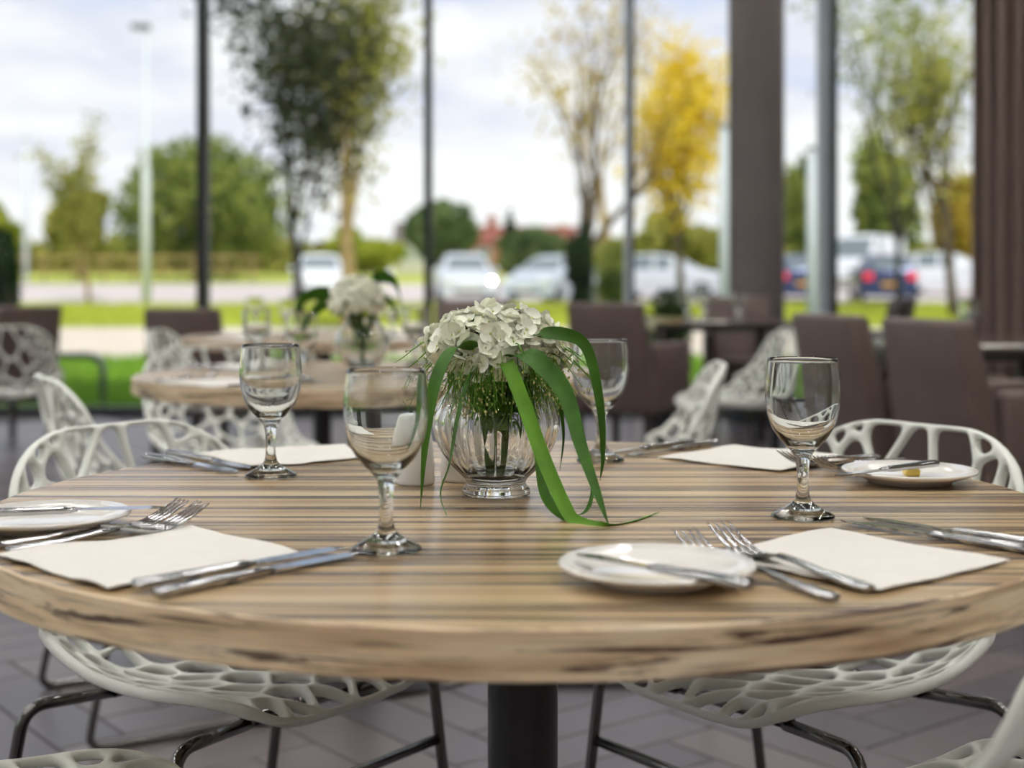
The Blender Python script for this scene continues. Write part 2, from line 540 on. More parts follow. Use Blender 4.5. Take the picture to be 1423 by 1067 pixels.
# glazed left wall
ys = [-5.0, -2.9, -0.8, 1.3, 3.4, 5.5, 7.6, 9.7]
for i, y in enumerate(ys):
    o = MB().box(ROOM_X0 - 0.06, ROOM_X0 + 0.10, y - 0.035, y + 0.035, 0, ROOM_H).build('trim_%d' % (20 + i), 'frame_dark', smooth=False, bevel=0.004)
    tag(o, kind='structure')
for i in range(len(ys) - 1):
    ya, yb = ys[i] + 0.035, ys[i + 1] - 0.035
    mb = MB().box(ROOM_X0 - 0.04, ROOM_X0 + 0.06, ya, yb, 0, 0.055).box(ROOM_X0 - 0.04, ROOM_X0 + 0.06, ya, yb, ROOM_H - 0.1, ROOM_H)
    w = tag(mb.build('window_%d' % (20 + i), 'frame_dark', smooth=False), kind='structure')
    MB().add([(ROOM_X0, ya, 0.055), (ROOM_X0, yb, 0.055), (ROOM_X0, yb, ROOM_H - 0.1), (ROOM_X0, ya, ROOM_H - 0.1)], [(0, 1, 2, 3)]).build('pane', 'pane_glass', w, smooth=False)

# ceiling downlights: the room's lamps
lamp0 = None
for ix in range(8):
    for iy in range(10):
        x, y = -6.6 + ix * 1.5, -4.2 + iy * 1.5
        if lamp0 is None:
            lamp0 = thing('downlight', 'cylindrical white ceiling downlight with a recessed round diffuser', 'lamp', (x, y, ROOM_H), group='ceiling downlights')
            MB().lathe([(0.108, -0.002), (0.108, -0.16), (0.116, -0.16), (0.116, -0.002)], 24, closed=True).build('can', 'lamp_trim', lamp0, sharp=0.6)
            MB().lathe([(0.0, -0.085), (0.107, -0.085)], 24).build('diffuser', 'lamp_glow', lamp0, smooth=False)
        else:
            copy_tree(lamp0, None, (x, y, ROOM_H))

# round concrete column and curtain
col_c = at(1051, 386, 9.85)
mb = MB().lathe([(0.0, 0.0), (0.192, 0.0), (0.192, ROOM_H), (0.0, ROOM_H)], 40, col_c.x, col_c.y)
co = tag(mb.build('column', 'concrete', sharp=0.6), 'thick round taupe column in front of the window', 'column')
MB().lathe([(0.193, 0.0), (0.205, 0.0), (0.205, 0.10), (0.193, 0.11)], 40, col_c.x, col_c.y).build('skirting', 'frame_dark', co, sharp=0.6)

mb = MB()
x0, x1, yc = wx_(1346, 9.7), 4.45, 9.7
n = 180
pts = []
for i in range(n + 1):
    t = i / n; x = x0 + (x1 - x0) * t
    ph = 2 * PI * x / 0.105
    pts.append((x + 0.012 * math.sin(ph * 0.31), yc + 0.045 * math.sin(ph) + 0.012 * math.sin(ph * 0.37 + 1)))
vs_, fs_ = [], []
NZ = 8
for j in range(NZ + 1):
    z = 0.03 + (ROOM_H - 0.09) * j / NZ
    k = 1.0 + 0.10 * (1 - j / NZ)
    for (x, y) in pts:
        vs_.append((x + 0.018 * (j / NZ - 0.4) * max(0, 1 - (x - x0) * 2), yc + (y - yc) * k, z))
for j in range(NZ):
    for i in range(n):
        a = j * (n + 1) + i
        fs_.append((a, a + 1, a + n + 2, a + n + 1))
mb.add(vs_, fs_)
cur = tag(mb.build('curtain', 'curtain', fix=False), 'floor length brown pleated curtain at the right end of the window', 'curtain')
sol = cur.modifiers.new('thickness', 'SOLIDIFY'); sol.thickness = 0.004
MB().box(x0 - 0.1, x1 + 0.05, yc - 0.02, yc + 0.02, ROOM_H - 0.055, ROOM_H).build('curtain_track', 'frame_alu_sky', cur, smooth=False)

# ================================================================== PERFORATED CHAIR
def clip_poly(poly, p, nrm, label):
    """poly: list of (Vector2, edge label); keep side where (x-p).n <= 0"""
    out = []
    m = len(poly)
    for i in range(m):
        a, la = poly[i]; b, _ = poly[(i + 1) % m]
        da = (a - p).dot(nrm); db = (b - p).dot(nrm)
        if da <= 0:
            out.append((a, la))
            if db > 0:
                t = da / (da - db); out.append((a + (b - a) * t, label))
        elif db <= 0:
            t = da / (da - db); out.append((a + (b - a) * t, la))
    return out

SH_W, SH_L = 0.245, 0.83
prof_c = spline([(0.235, 0.440), (0.19, 0.458), (0.08, 0.452), (-0.05, 0.443), (-0.135, 0.455), (-0.195, 0.515), (-0.225, 0.595), (-0.25, 0.69), (-0.270, 0.778)], 10)
prof_c = [Vector((p[0], p[1])) for p in [(q.x, q.y) for q in [Vector((a.x, a.y, 0)) for a in [Vector((p[0], p[1], 0)) for p in prof_c]]]]
acc = [0.0]
for a, b in zip(prof_c, prof_c[1:]): acc.append(acc[-1] + (b - a).length)
def profile_at(t):
    s = max(0, min(1, t)) * acc[-1]
    for i in range(len(acc) - 1):
        if s <= acc[i + 1] + 1e-9:
            k = (s - acc[i]) / max(1e-9, acc[i + 1] - acc[i])
            p = prof_c[i].lerp(prof_c[i + 1], k)
            i0, i1 = max(0, i - 2), min(len(prof_c) - 1, i + 3)
            tg = (prof_c[i1] - prof_c[i0]).normalized()
            return p, Vector((tg.y, -tg.x))          # point and upward / forward normal
    return prof_c[-1], Vector((1, 0))
def shell_map(X, T):
    t = T / SH_L
    s = X / SH_W
    p, nr = profile_at(t)
    # profile runs front -> back (y falling), normal chosen to point up and forward
    if nr.y < 0 and t < 0.5: nr = -nr
    if nr.x < 0 and t >= 0.5: nr = -nr
    hw = 0.215 + 0.03 * math.exp(-((t - 0.5) / 0.22) ** 2) - 0.012 * max(0, t - 0.75) * 4 - 0.012 * max(0, 0.2 - t) * 5
    bend = math.exp(-((t - 0.56) / 0.19) ** 2)
    lift = 0.028 + 0.085 * bend + 0.035 * max(0, t - 0.6)
    a = abs(s) ** 2.6
    q = p + nr * (lift * a)
    return Vector((hw * s, q.x, q.y))
def shell_mesh():
    r = random.Random(41)
    R, RT = 0.135, 0.165
    outline = []
    for (cx, cy, a0, rx_, ry_) in ((SH_W - R, R, -PI / 2, R, R), (SH_W - RT, SH_L - 0.125, 0, RT, 0.125), (-SH_W + RT, SH_L - 0.125, PI / 2, RT, 0.125), (-SH_W + R, R, PI, R, R)):
        for k in range(12):
            a = a0 + PI / 2 * k / 11
            outline.append(Vector((cx + rx_ * math.cos(a), cy + ry_ * math.sin(a))))
    # subdivide the long straight edges
    ol = []
    for a, b in zip(outline, outline[1:] + outline[:1]):
        L = (b - a).length
        kk = max(1, int(L / 0.03))
        for q in range(kk): ol.append(a.lerp(b, q / kk))
    outline = ol
    sites = []
    tries = 0
    while len(sites) < 280 and tries < 9000:
        tries += 1
        X, T = r.uniform(-SH_W, SH_W), r.uniform(0, SH_L)
        s, t = abs(X) / SH_W, T / SH_L
        md = 0.060 - 0.022 * min(1, s * 1.1)
        if t > 0.62: md = 0.086 if s < 0.30 else max(0.031, 0.086 - 0.19 * (s - 0.30))
        if 0.35 < t < 0.6: md = 0.060 - 0.022 * s
        P = Vector((X, T))
        ay = 0.62 if t > 0.6 else 0.95
        if all(math.hypot(q.x - X, (q.y - T) * ay) > md for q in sites):
            sites.append(P)
    ay = 0.72
    V, F = [], []
    for i, p in enumerate(sites):
        poly = [(v.copy(), -1) for v in outline]
        for j, q in enumerate(sites):
            if i == j: continue
            ps, qs = Vector((p.x, p.y * ay)), Vector((q.x, q.y * ay))
            mid = (p + q) / 2
            d = qs - ps
            nrm = Vector((d.x, d.y * ay))
            if nrm.length < 1e-9: continue
            poly = clip_poly(poly, mid, nrm.normalized(), j)
            if len(poly) < 3: break
        if len(poly) < 3: continue
        inner = [(v.copy(), l) for v, l in poly]
        m = len(poly)
        area0 = sum(poly[k][0].x * poly[(k + 1) % m][0].y - poly[(k + 1) % m][0].x * poly[k][0].y for k in range(m)) / 2
        for k in range(m):
            a, la = poly[k]; b, _ = poly[(k + 1) % m]
            ed = b - a
            if ed.length < 1e-7: continue
            nr = Vector((ed.y, -ed.x)).normalized()
            off = 0.0090 if la == -1 else ((0.0034 if p.y < SH_L * 0.5 else 0.0046) + 0.0028 * (((i * 7 + la * 7 + min(i, la)) % 5) / 4))
            inner = clip_poly(inner, a - nr * off, nr, 0)
            if len(inner) < 3: break
        ring = []
        for k in range(m):
            a = poly[k][0]; b = poly[(k + 1) % m][0]
            kk = max(1, int(math.ceil((b - a).length / 0.016 - 1e-6)))
            for q in range(kk):
                ring.append(a.lerp(b, q / kk))
        ia = 0
        if len(inner) >= 3:
            mm = len(inner)
            ia = sum(inner[k][0].x * inner[(k + 1) % mm][0].y - inner[(k + 1) % mm][0].x * inner[k][0].y for k in range(mm)) / 2
        b0 = len(V)
        if ia < 0.00012:
            V += ring
            F.append([b0 + k for k in range(len(ring))])
            continue
        c = sum((v for v, _ in inner), Vector((0, 0))) / len(inner)
        inn = []
        for P in ring:
            d = P - c
            best = 1.0
            for k in range(len(inner)):
                a = inner[k][0]; bb = inner[(k + 1) % len(inner)][0]
                ed = bb - a
                den = d.x * ed.y - d.y * ed.x
                if abs(den) < 1e-12: continue
                w = a - c
                t = (w.x * ed.y - w.y * ed.x) / den
                s = (w.x * d.y - w.y * d.x) / den
                if t > 0 and -1e-4 <= s <= 1.0001: best = min(best, t)
            inn.append(c + d * best)
        for _ in range(2):
            inn = [(inn[k - 1] + inn[k] * 2 + inn[(k + 1) % len(inn)]) / 4 for k in range(len(inn))]
        nn = len(ring)
        V += ring + inn
        for k in range(nn):
            k2 = (k + 1) % nn
            F.append([b0 + k, b0 + k2, b0 + nn + k2, b0 + nn + k])
    bm = bmesh.new()
    bvs = [bm.verts.new(shell_map(p.x, p.y)) for p in V]
    for f in F:
        try: bm.faces.new([bvs[k] for k in f])
        except ValueError: pass
    bmesh.ops.remove_doubles(bm, verts=bm.verts, dist=0.0006)
    bmesh.ops.recalc_face_normals(bm, faces=bm.faces)
    me = bpy.data.meshes.new('shell')
    bm.to_mesh(me); bm.free()
    tmp = bpy.data.objects.new('tmp_shell', me); COL.objects.link(tmp)
    s1 = tmp.modifiers.new('s', 'SOLIDIFY'); s1.thickness = 0.016; s1.offset = 0
    s2 = tmp.modifiers.new('d', 'SUBSURF'); s2.levels = 1; s2.render_levels = 1
    dg = bpy.context.evaluated_depsgraph_get()
    out = bpy.data.meshes.new_from_object(tmp.evaluated_get(dg))
    bpy.data.objects.remove(tmp, do_unlink=True)
    out.name = 'shell'
    out.materials.clear(); out.materials.append(MATS['shell_white'])
    out.polygons.foreach_set('use_smooth', [True] * len(out.polygons))
    return out

def make_shell_chair():
    root = thing('perforated_chair', 'x', 'chair')
    link('shell', shell_mesh(), root)
    for s in (-1, 1):
        mb = MB()
        path = fillet([(s * 0.10, 0.145, 0.428), (s * 0.238, 0.165, 0.432), (s * 0.262, 0.205, 0.009), (s * 0.262, -0.225, 0.009), (s * 0.238, -0.135, 0.432), (s * 0.10, -0.115, 0.425)], 0.035, 6)
        mb.tube(path, 0.0085, 10)
        fr = mb.build('sled_frame', 'dark_chrome', root)
        for y in (0.17, -0.19):
            MB().tube([(s * 0.262, y - 0.02, 0.0065), (s * 0.262, y + 0.02, 0.0065)], 0.0065 + 0.004 - 0.004, 8).build('glide', 'black_metal', fr)
    MB().tube([(-0.244, 0.174, 0.325), (0.244, 0.174, 0.325)], 0.0075, 10).build('stretcher', 'dark_chrome', root)
    MB().tube([(-0.11, 0.145, 0.430), (0.11, 0.145, 0.430)], 0.0085, 8).build('seat_support', 'dark_chrome', root)
    MB().tube([(-0.11, -0.115, 0.425), (0.11, -0.115, 0.425)], 0.0085, 8).build('seat_support', 'dark_chrome', root)
    return root

chair0 = make_shell_chair()
used = []
def place_shell_chair(label, cx, cy, fx, fy, group=None):
    rz = math.atan2(fy, fx) - PI / 2
    if not used:
        o = chair0; o['label'] = label
        o.location = (cx, cy, 0); o.rotation_euler = (0, 0, rz)
        if group: o['group'] = group
        used.append(o)
        return o
    return copy_tree(chair0, label, (cx, cy, 0), rz, group)
GC = 'white perforated shell chairs'
place_shell_chair('white perforated chair tucked under the left far side of the near table', -0.392, 1.985, 0.8, -0.6, GC)
place_shell_chair('white perforated chair behind the side plate at the right far side of the near table', 0.405, 1.98, -0.8, -0.6, GC)
place_shell_chair('white perforated chair whose seat edge just shows at the bottom left corner', -0.47, 1.285, 0.85, 0.5, GC)
place_shell_chair('white perforated chair cut off by the bottom right corner', 0.472, 1.335, -0.45, 0.89, GC)
place_shell_chair('perforated chair at the second table, showing just behind the near left chair', -0.82, 3.32, 0.87, 0.48, GC)
place_shell_chair('perforated chair on the far left side of the second table', -0.85, 4.36, 0.6, -0.8, GC)
place_shell_chair('perforated chair on the right side of the second table, seen edge on', 0.28, 3.72, -1.0, 0.04, GC)
place_shell_chair('small far perforated chair left of the third round table', -1.26, 6.05, 0.98, -0.1, GC)
place_shell_chair('far perforated chair facing left, in front of the dark window table', 0.97, 6.15, -0.97, -0.2, GC)
place_shell_chair('perforated chair at the left picture edge seen from behind', -2.37, 6.72, -0.25, 0.97, GC)

# ================================================================== BROWN ARMCHAIR
def rbox(mb, x0, x1, y0, y1, z0, z1):
    return mb.box(x0, x1, y0, y1, z0, z1)
def make_armchair():
    root = thing('upholstered_armchair', 'x', 'chair')
    W = 0.235
    # back: leaning slab with slightly narrower top
    mb = MB()
    zs = [0.30, 0.50, 0.70, 0.87]
    vs_, fs_ = [], []
    for z in zs:
        ly = -0.175 - (z - 0.30) * 0.20
        hw = W - (z - 0.30) * 0.05
        vs_ += [(-hw, ly - 0.045, z), (hw, ly - 0.045, z), (hw, ly + 0.045, z), (-hw, ly + 0.045, z)]
    for k in range(3):
        b = 4 * k
        for a in range(4):
            c = (a + 1) % 4
            fs_.append((b + a, b + c, b + 4 + c, b + 4 + a))
    fs_ += [(3, 2, 1, 0), (12, 13, 14, 15)]
    mb.add(vs_, fs_)
    mb.build('backrest', 'leather', root, bevel=0.02)
    for s in (-1, 1):
        x0, x1 = (s * W - 0.07, s * W) if s > 0 else (s * W, s * W + 0.07)
        mb = MB().box(x0, x1, -0.17, 0.29, 0.30, 0.66)
        mb.build('arm', 'leather', root, bevel=0.022)
    MB().box(-W + 0.068, W - 0.068, -0.17, 0.28, 0.30, 0.40).build('seat_base', 'leather', root, bevel=0.015)
    MB().box(-W + 0.07, W - 0.07, -0.165, 0.30, 0.395, 0.48).build('seat_cushion', 'leather', root, bevel=0.022)
    for sx in (-1, 1):
        for sy in (-0.20, 0.25):
            x, y = sx * (W - 0.035), sy
            mb = MB()
            mb.add([(x - .014, y - .014, 0), (x + .014, y - .014, 0), (x + .014, y + .014, 0), (x - .014, y + .014, 0),
                    (x - .021, y - .021, .31), (x + .021, y - .021, .31), (x + .021, y + .021, .31), (x - .021, y + .021, .31)],
                   [(0, 3, 2, 1), (4, 5, 6, 7), (0, 1, 5, 4), (1, 2, 6, 5), (2, 3, 7, 6), (3, 0, 4, 7)])
            mb.build('leg', 'dark_wood', root, smooth=False)
    return root
arm0 = make_armchair(); arm_used = []
def place_arm(label, bx_, by_, fx, fy, scale=1.0):
    """bx, by: where the middle of the back stands"""
    L = math.hypot(fx, fy); fx, fy = fx / L, fy / L
    rz = math.atan2(fy, fx) - PI / 2
    loc = (bx_ + 0.24 * scale * fx, by_ + 0.24 * scale * fy, 0)
    if not arm_used:
        o = arm0; o['label'] = label; o.location = loc; o.rotation_euler = (0, 0, rz); o.scale = (scale,) * 3
        o['group'] = 'brown upholstered armchairs'
        arm_used.append(o); return o
    return copy_tree(arm0, label, loc, rz, 'brown upholstered armchairs', scale=scale)
place_arm('brown upholstered armchair behind the wine glass right of the flowers, at the dark window table', 0.50, 7.3, 0.5, 0.87)
place_arm('brown upholstered armchair behind the right wine glass, left of the nearest brown armchair', 1.155, 5.0, 0.96, 0.28)
place_arm('largest brown upholstered armchair, nearest the right picture edge below the curtain', 1.325, 4.40, 0.96, 0.28)
place_arm('brown upholstered armchair facing the room in front of the round column', 1.50, 9.46, -0.1, -1)
place_arm('brown upholstered armchair in front of the left window mullion', -1.66, 7.25, 0.25, 0.95, 0.97)
place_arm('brown upholstered armchair behind the perforated chair at the left picture edge', -2.83, 8.25, -0.75, 0.66, 0.96)
place_arm('brown upholstered armchair hidden mostly behind the white flower head', -0.22, 8.0, 0.1, -0.95)
d8 = place_arm('small dark grey far armchair in front of the parked cars, left of the curtain', 2.40, 8.9, -0.85, 0.45)
for c in kids(d8):
    if c.data.name.startswith('leg'): continue
    c.data = c.data.copy(); c.data.materials[0] = MATS['leather_dark']

# ================================================================== ROUND TABLES
TR, TTH = 0.58, 0.039
def make_round_table():
    root = thing('round_table', 'x', 'table')
    mb = MB().lathe([(0, 0.75), (TR - 0.002, 0.75)], 128)
    mb.build('tabletop', 'zebrano', root, smooth=False)
    mb = MB().lathe([(TR - 0.002, 0.75), (TR, 0.7485), (TR, 0.75 - TTH + 0.002), (TR - 0.003, 0.75 - TTH), (0.02, 0.75 - TTH)], 128)
    mb.build('edge_band', 'zebrano_edge', root, sharp=0.7)
    MB().lathe([(0, 0.711), (0.15, 0.711), (0.15, 0.703), (0.039, 0.700), (0.039, 0.02), (0, 0.02)], 40).build('pedestal', 'black_metal', root, sharp=0.6)
    MB().lathe([(0, 0.0), (0.32, 0.0), (0.325, 0.006), (0.31, 0.012), (0.045, 0.026), (0.0, 0.027)], 64).build('base_plate', 'black_metal', root, sharp=0.6)
    return root
T1 = (0.012, 1.58); T2 = (-0.385, 3.68); T3 = (-0.80, 6.0)
tb = make_round_table(); tb.location = (*T1, 0)
tag(tb, 'near round table with a striped zebrano wood top on a black pedestal', 'table', 'round striped wood tables')
copy_tree(tb, 'second round striped wood table behind, carrying the blurred flower vase', (*T2, 0), 0.05, 'round striped wood tables')
copy_tree(tb, 'third round table further back, nearest the left window mullions', (*T3, 0), 0.0, 'round striped wood tables')

def square_table(label, x0, x1, y0, y1, ix=0.06, iy=0.06):
    cx, cy = (x0 + x1) / 2, (y0 + y1) / 2
    t = thing('dark_table', label, 'table', (cx, cy, 0))
    hx, hy = (x1 - x0) / 2, (y1 - y0) / 2
    MB().box(-hx, hx, -hy, hy, 0.712, 0.75).build('tabletop', 'dark_top', t, smooth=False, bevel=0.003)
    MB().box(-hx - .003, hx + .003, -hy - .003, hy + .003, 0.706, 0.742).build('edge_band', 'black_metal', t, smooth=False)
    for sx in (-1, 1):
        for sy in (-1, 1):
            x, y = sx * (hx - ix), sy * (hy - iy)
            MB().box(x - .025, x + .025, y - .025, y + .025, 0, 0.708).build('leg', 'black_metal', t, smooth=False, bevel=0.003)
    return t
square_table('dark rectangular table by the window, left of the round column', 0.78, 1.60, 7.75, 8.95, 0.10, 0.36)
square_table('dark rectangular table at the right picture edge below the curtain', 1.36, 2.75, 4.95, 5.95, 0.46, 0.10)

# ================================================================== TABLEWARE
GL_H = 0.164
def glass_prof():
    outer = [(0.0, 0.0), (0.0315, 0.0), (0.0325, 0.0012), (0.032, 0.0030), (0.026, 0.0062), (0.0165, 0.0115), (0.0095, 0.0175), (0.0068, 0.025), (0.0060, 0.036), (0.0064, 0.050), (0.0078, 0.060), (0.0110, 0.067),
             (0.0180, 0.0745), (0.0270, 0.0850), (0.0335, 0.0975), (0.0370, 0.1110), (0.0384, 0.1250), (0.0381, 0.1400), (0.0368, 0.1540), (0.0358, 0.1630), (0.0352, 0.1640)]
    inner = [(0.0344, 0.1630), (0.0354, 0.1535), (0.0366, 0.1400), (0.0369, 0.1250), (0.0354, 0.1115), (0.0316, 0.0985), (0.0248, 0.0875), (0.0150, 0.0790), (0.0060, 0.0755), (0.0, 0.0748)]
    sm = spline([(p[0], p[1], 0) for p in outer[4:-1]], 3)
    o2 = outer[:4] + [(p.x, p.y) for p in sm] + [outer[-1]]
    si = spline([(p[0], p[1], 0) for p in inner[:-1]], 3)
    return o2 + [(p.x, p.y) for p in si] + [inner[-1]]
glass_mesh = MB().lathe(glass_prof(), 56).mesh('wine_glass', 'glass')
def wine_glass(label, x, y, z=0.75, group='stemmed wine glasses'):
    o = link('wine_glass', glass_mesh, None, (x, y, z + 0.0003))
    return tag(o, label, 'wine glass', group)
wine_glass('empty wine glass on the near table beside the two knives at far left', -0.300, 1.768)
wine_glass('empty stemmed wine glass nearest the camera, left of the vase by the front knives', -0.114, 1.288)
wine_glass('empty stemmed wine glass partly hidden behind the long leaves right of the vase', 0.1195, 1.92)
wine_glass('empty stemmed wine glass at the right, in front of the perforated chair', 0.2995, 1.465)

def plate_mesh():
    pr = [(0, 0.002), (0.044, 0.002), (0.045, 0.0), (0.049, 0.0), (0.051, 0.003), (0.066, 0.0080), (0.0795, 0.0130), (0.0805, 0.0150), (0.079, 0.0162), (0.066, 0.0112), (0.054, 0.0072), (0.050, 0.0062), (0, 0.0060)]
    return MB().lathe(pr, 72).mesh('side_plate', 'porcelain')
pm = plate_mesh()
def plate(label, x, y, z=0.75):
    o = link('side_plate', pm, None, (x, y, z + 0.0002))
    return tag(o, label, 'plate', 'white side plates')
PL1 = (0.118, 1.158); PL2 = (0.481, 1.722); PL3 = (-0.458, 1.402)
plate('white side plate at the front of the near table, nearest the camera', *PL1)
plate('white side plate holding a butter pat at the right far side of the near table', *PL2)
plate('white side plate cut by the left picture edge', *PL3)
bt = MB().box(-0.009, 0.009, -0.0085, 0.0085, 0, 0.008).build('butter_pat', 'butter', smooth=False, bevel=0.002)
bt.location = (PL2[0] + 0.006, PL2[1] + 0.012, 0.7565)
tag(bt, 'small yellow butter pat on the right side plate', 'butter')

def napkin(label, corners, seed, z=0.75, amp=0.0022):
    """corners: four table points going round; a thin paper sheet with soft waves"""
    C = [Vector((c[0], c[1], 0)) for c in corners]
    ctr = sum(C, Vector((0, 0, 0))) / 4
    n = 22
    top, fs_ = [], []
    for j in range(n + 1):
        for i in range(n + 1):
            s, t = i / n, j / n
            p = C[0] * (1 - s) * (1 - t) + C[1] * s * (1 - t) + C[2] * s * t + C[3] * (1 - s) * t - ctr
            edge = min(s, 1 - s, t, 1 - t)
            w = mnoise.noise(Vector((s * 2.3 + seed, t * 2.3, seed * 1.7)))
            w2 = mnoise.noise(Vector((s * 6 + seed, t * 6, seed * 3.7)))
            h = max(0.0, 0.0012 + amp * (w + 0.25) * (0.35 + 1.1 * math.exp(-edge * 14)) + 0.0008 * w2)
            rag = 0.0012 * mnoise.noise(Vector((s * 9, t * 9, seed))) if edge == 0 else 0
            top.append((p.x + rag, p.y + rag, h + 0.0012))
    N = (n + 1) ** 2
    vs_ = top + [(a, b, c - 0.0010) for a, b, c in top]
    for j in range(n):
        for i in range(n):
            a = j * (n + 1) + i
            fs_.append((a, a + 1, a + n + 2, a + n + 1))
            fs_.append((N + a + n + 1, N + a + n + 2, N + a + 1, N + a))
    rim = [i for i in range(n + 1)] + [(j + 1) * (n + 1) - 1 for j in range(1, n + 1)] + [n * (n + 1) + i for i in range(n - 1, -1, -1)] + [j * (n + 1) for j in range(n - 1, 0, -1)]
    for a, b in zip(rim, rim[1:] + rim[:1]):
        fs_.append((a, N + a, N + b, b))
    o = MB().add(vs_, fs_).build('paper_napkin', 'paper', sharp=0.8)
    o.location = (ctr.x, ctr.y, z)
    return tag(o, label, 'napkin', 'square paper napkins')
napkin('square white paper napkin at the front left of the near table', [(-.455, 1.256), (-.316, 1.112), (-.19, 1.264), (-.312, 1.388)], 1.3, amp=0.004)
napkin('square white paper napkin at the front right of the near table', [(.172, 1.254), (.287, 1.108), (.430, 1.229), (.311, 1.386)], 5.1)
napkin('square white paper napkin on the near table behind the right wine glass', [(.2, 1.944), (.34, 1.80), (.475, 1.944), (.328, 2.088)], 9.4)
napkin('square white paper napkin on the near table behind the left wine glass', [(-.440, 1.985), (-.335, 1.835), (-.195, 1.94), (-.245, 2.085)], 12.2)

# ---- cutlery: built along +Y, handle end at y = 0
def loft(secs, n=10):
    """secs: (y, half width, half thickness, z centre)"""
    mb = MB(); vs_, fs_ = [], []
    for (y, hw, ht, z) in secs:
        for k in range(n):
            a = 2 * PI * k / n
            ca, sa = math.cos(a), math.sin(a)
            vs_.append((hw * math.copysign(abs(ca) ** 0.7, ca), y, z + ht * math.copysign(abs(sa) ** 0.8, sa)))
    for i in range(len(secs) - 1):
        for k in range(n):
            k2 = (k + 1) % n
            fs_.append((i * n + k, i * n + k2, (i + 1) * n + k2, (i + 1) * n + k))
    fs_.append(tuple(reversed(range(n)))); fs_.append(tuple(range((len(secs) - 1) * n, len(secs) * n)))
    return mb.add(vs_, fs_)
def blade_mb(y0, L, hw, curve):
    mb = MB(); vs_, fs_ = [], []
    N = 14
    for i in range(N + 1):
        t = i / N
        y = y0 + L * t
        w = hw * (0.62 + 0.38 * math.sin(min(1, t * 1.6) * PI / 2)) if t < 0.72 else hw * math.sqrt(max(0.0, 1 - ((t - 0.72) / 0.285) ** 2))
        l, r_ = -hw * 0.72 + (0 if t < 0.8 else hw * curve * ((t - 0.8) / 0.2) ** 2), -hw * 0.72 + w * 1.7
        r_ = max(r_, l + 0.0004)
        z = 0.0042 - 0.0012 * t
        vs_ += [(l, y, z + 0.0009), (r_, y, z + 0.0002), (r_, y, z - 0.0002), (l, y, z - 0.0009)]
    for i in range(N):
        for k in range(4):
            k2 = (k + 1) % 4
            fs_.append((i * 4 + k, i * 4 + k2, i * 4 + 4 + k2, i * 4 + 4 + k))
    fs_ += [(3, 2, 1, 0), (N * 4, N * 4 + 1, N * 4 + 2, N * 4 + 3)]
    return mb.add(vs_, fs_)
def make_knife(L, small=False):
    root = thing('butter_knife' if small else 'table_knife', 'x', 'knife')
    hl = L * 0.48
    loft([(0, .0062, .0030, .0042), (.002, .0074, .0042, .0044), (.01, .0078, .0044, .0044), (hl * .5, .0066, .0040, .0042), (hl - .012, .0052, .0036, .0040), (hl - .004, .0050, .0040, .0040), (hl + .004, .0046, .0034, .0040), (hl + .012, .0060, .0016, .0040)], 12).build('handle', 'steel', root)
    blade_mb(hl + 0.008, L - hl - 0.008, 0.0088 if small else 0.0092, 0.9).build('blade', 'steel', root, sharp=0.5)
    return root
def make_fork(L):
    root = thing('table_fork', 'x', 'fork')
    hl = L * 0.56
    loft([(0, .0050, .0018, .0030), (.002, .0072, .0026, .0032), (.012, .0082, .0028, .0034), (hl * .5, .0062, .0024, .0050), (hl * .8, .0040, .0024, .0088), (hl, .0036, .0022, .0098)], 12).build('handle', 'steel', root)
    head = MB()
    def zc(y): # the bowl dips, the tips rise
        t = (y - hl) / (L - hl)
        return 0.0098 - 0.0075 * math.sin(min(1, t * 1.5) * PI / 2) + 0.028 * max(0, t - 0.36) ** 1.5 * 1.6
    N = 7; vs_, fs_ = [], []
    yb = hl + (L - hl) * 0.42
    for i in range(N + 1):
        y = hl - 0.003 + (yb - hl + 0.003) * i / N
        t = i / N
        hw = 0.0036 + (0.0138 - 0.0036) * (1 - (1 - t) ** 2)
        z = zc(max(y, hl))
        vs_ += [(-hw, y, z + .0011), (0, y, z + .0004), (hw, y, z + .0011), (hw, y, z - .0007), (0, y, z - .0014), (-hw, y, z - .0007)]
    for i in range(N):
        for k in range(6):
            k2 = (k + 1) % 6
            fs_.append((i * 6 + k, i * 6 + k2, i * 6 + 6 + k2, i * 6 + 6 + k))
    fs_ += [(5, 4, 3, 2, 1, 0), tuple(N * 6 + k for k in range(6))]
    head.add(vs_, fs_).build('head', 'steel', root, sharp=0.7)
    for q in range(4):
        x0 = -0.0117 + q * 0.0078
        pts = []
        for i in range(9):
            t = i / 8
            y = yb - 0.002 + (L - yb + 0.002) * t
            pts.append((x0 * (1 - 0.04 * t), y, zc(y)))
        MB().tube(pts, [0.0019, .0019, .0018, .0018, .0017, .0016, .0015, .0013, .0007], 8).build('tine', 'steel', root)
    return root
proto = {}
def cutlery(kind, label, end, tip, z=0.7505, ztip=None, group=None, flip=0):
    ex, ey = end; tx, ty = tip
    rz = math.atan2(ty - ey, tx - ex) - PI / 2
    if kind not in proto:
        proto[kind] = {'knife': lambda: make_knife(0.218), 'butter': lambda: make_knife(0.178, True), 'fork': lambda: make_fork(0.198)}[kind]()
        o = proto[kind]; o['label'] = label
        if group: o['group'] = group
        o.location = (ex, ey, z); o.rotation_euler = (0, 0, rz)
    else:
        o = copy_tree(proto[kind], label, (ex, ey, z), rz, group)
    if ztip is not None:
        Lh = {'knife': .218, 'butter': .178, 'fork': .198}[kind]
        o.rotation_euler = (math.asin((ztip - z) / Lh), 0, rz)
    return o
GK = 'stainless table knives'; GF = 'stainless forks'; GB = 'small butter knives'
cutlery('knife', 'steel table knife lying on the edge of the front left napkin', (-.2946, 1.109), (-.148, 1.2775), 0.7530, group=GK)
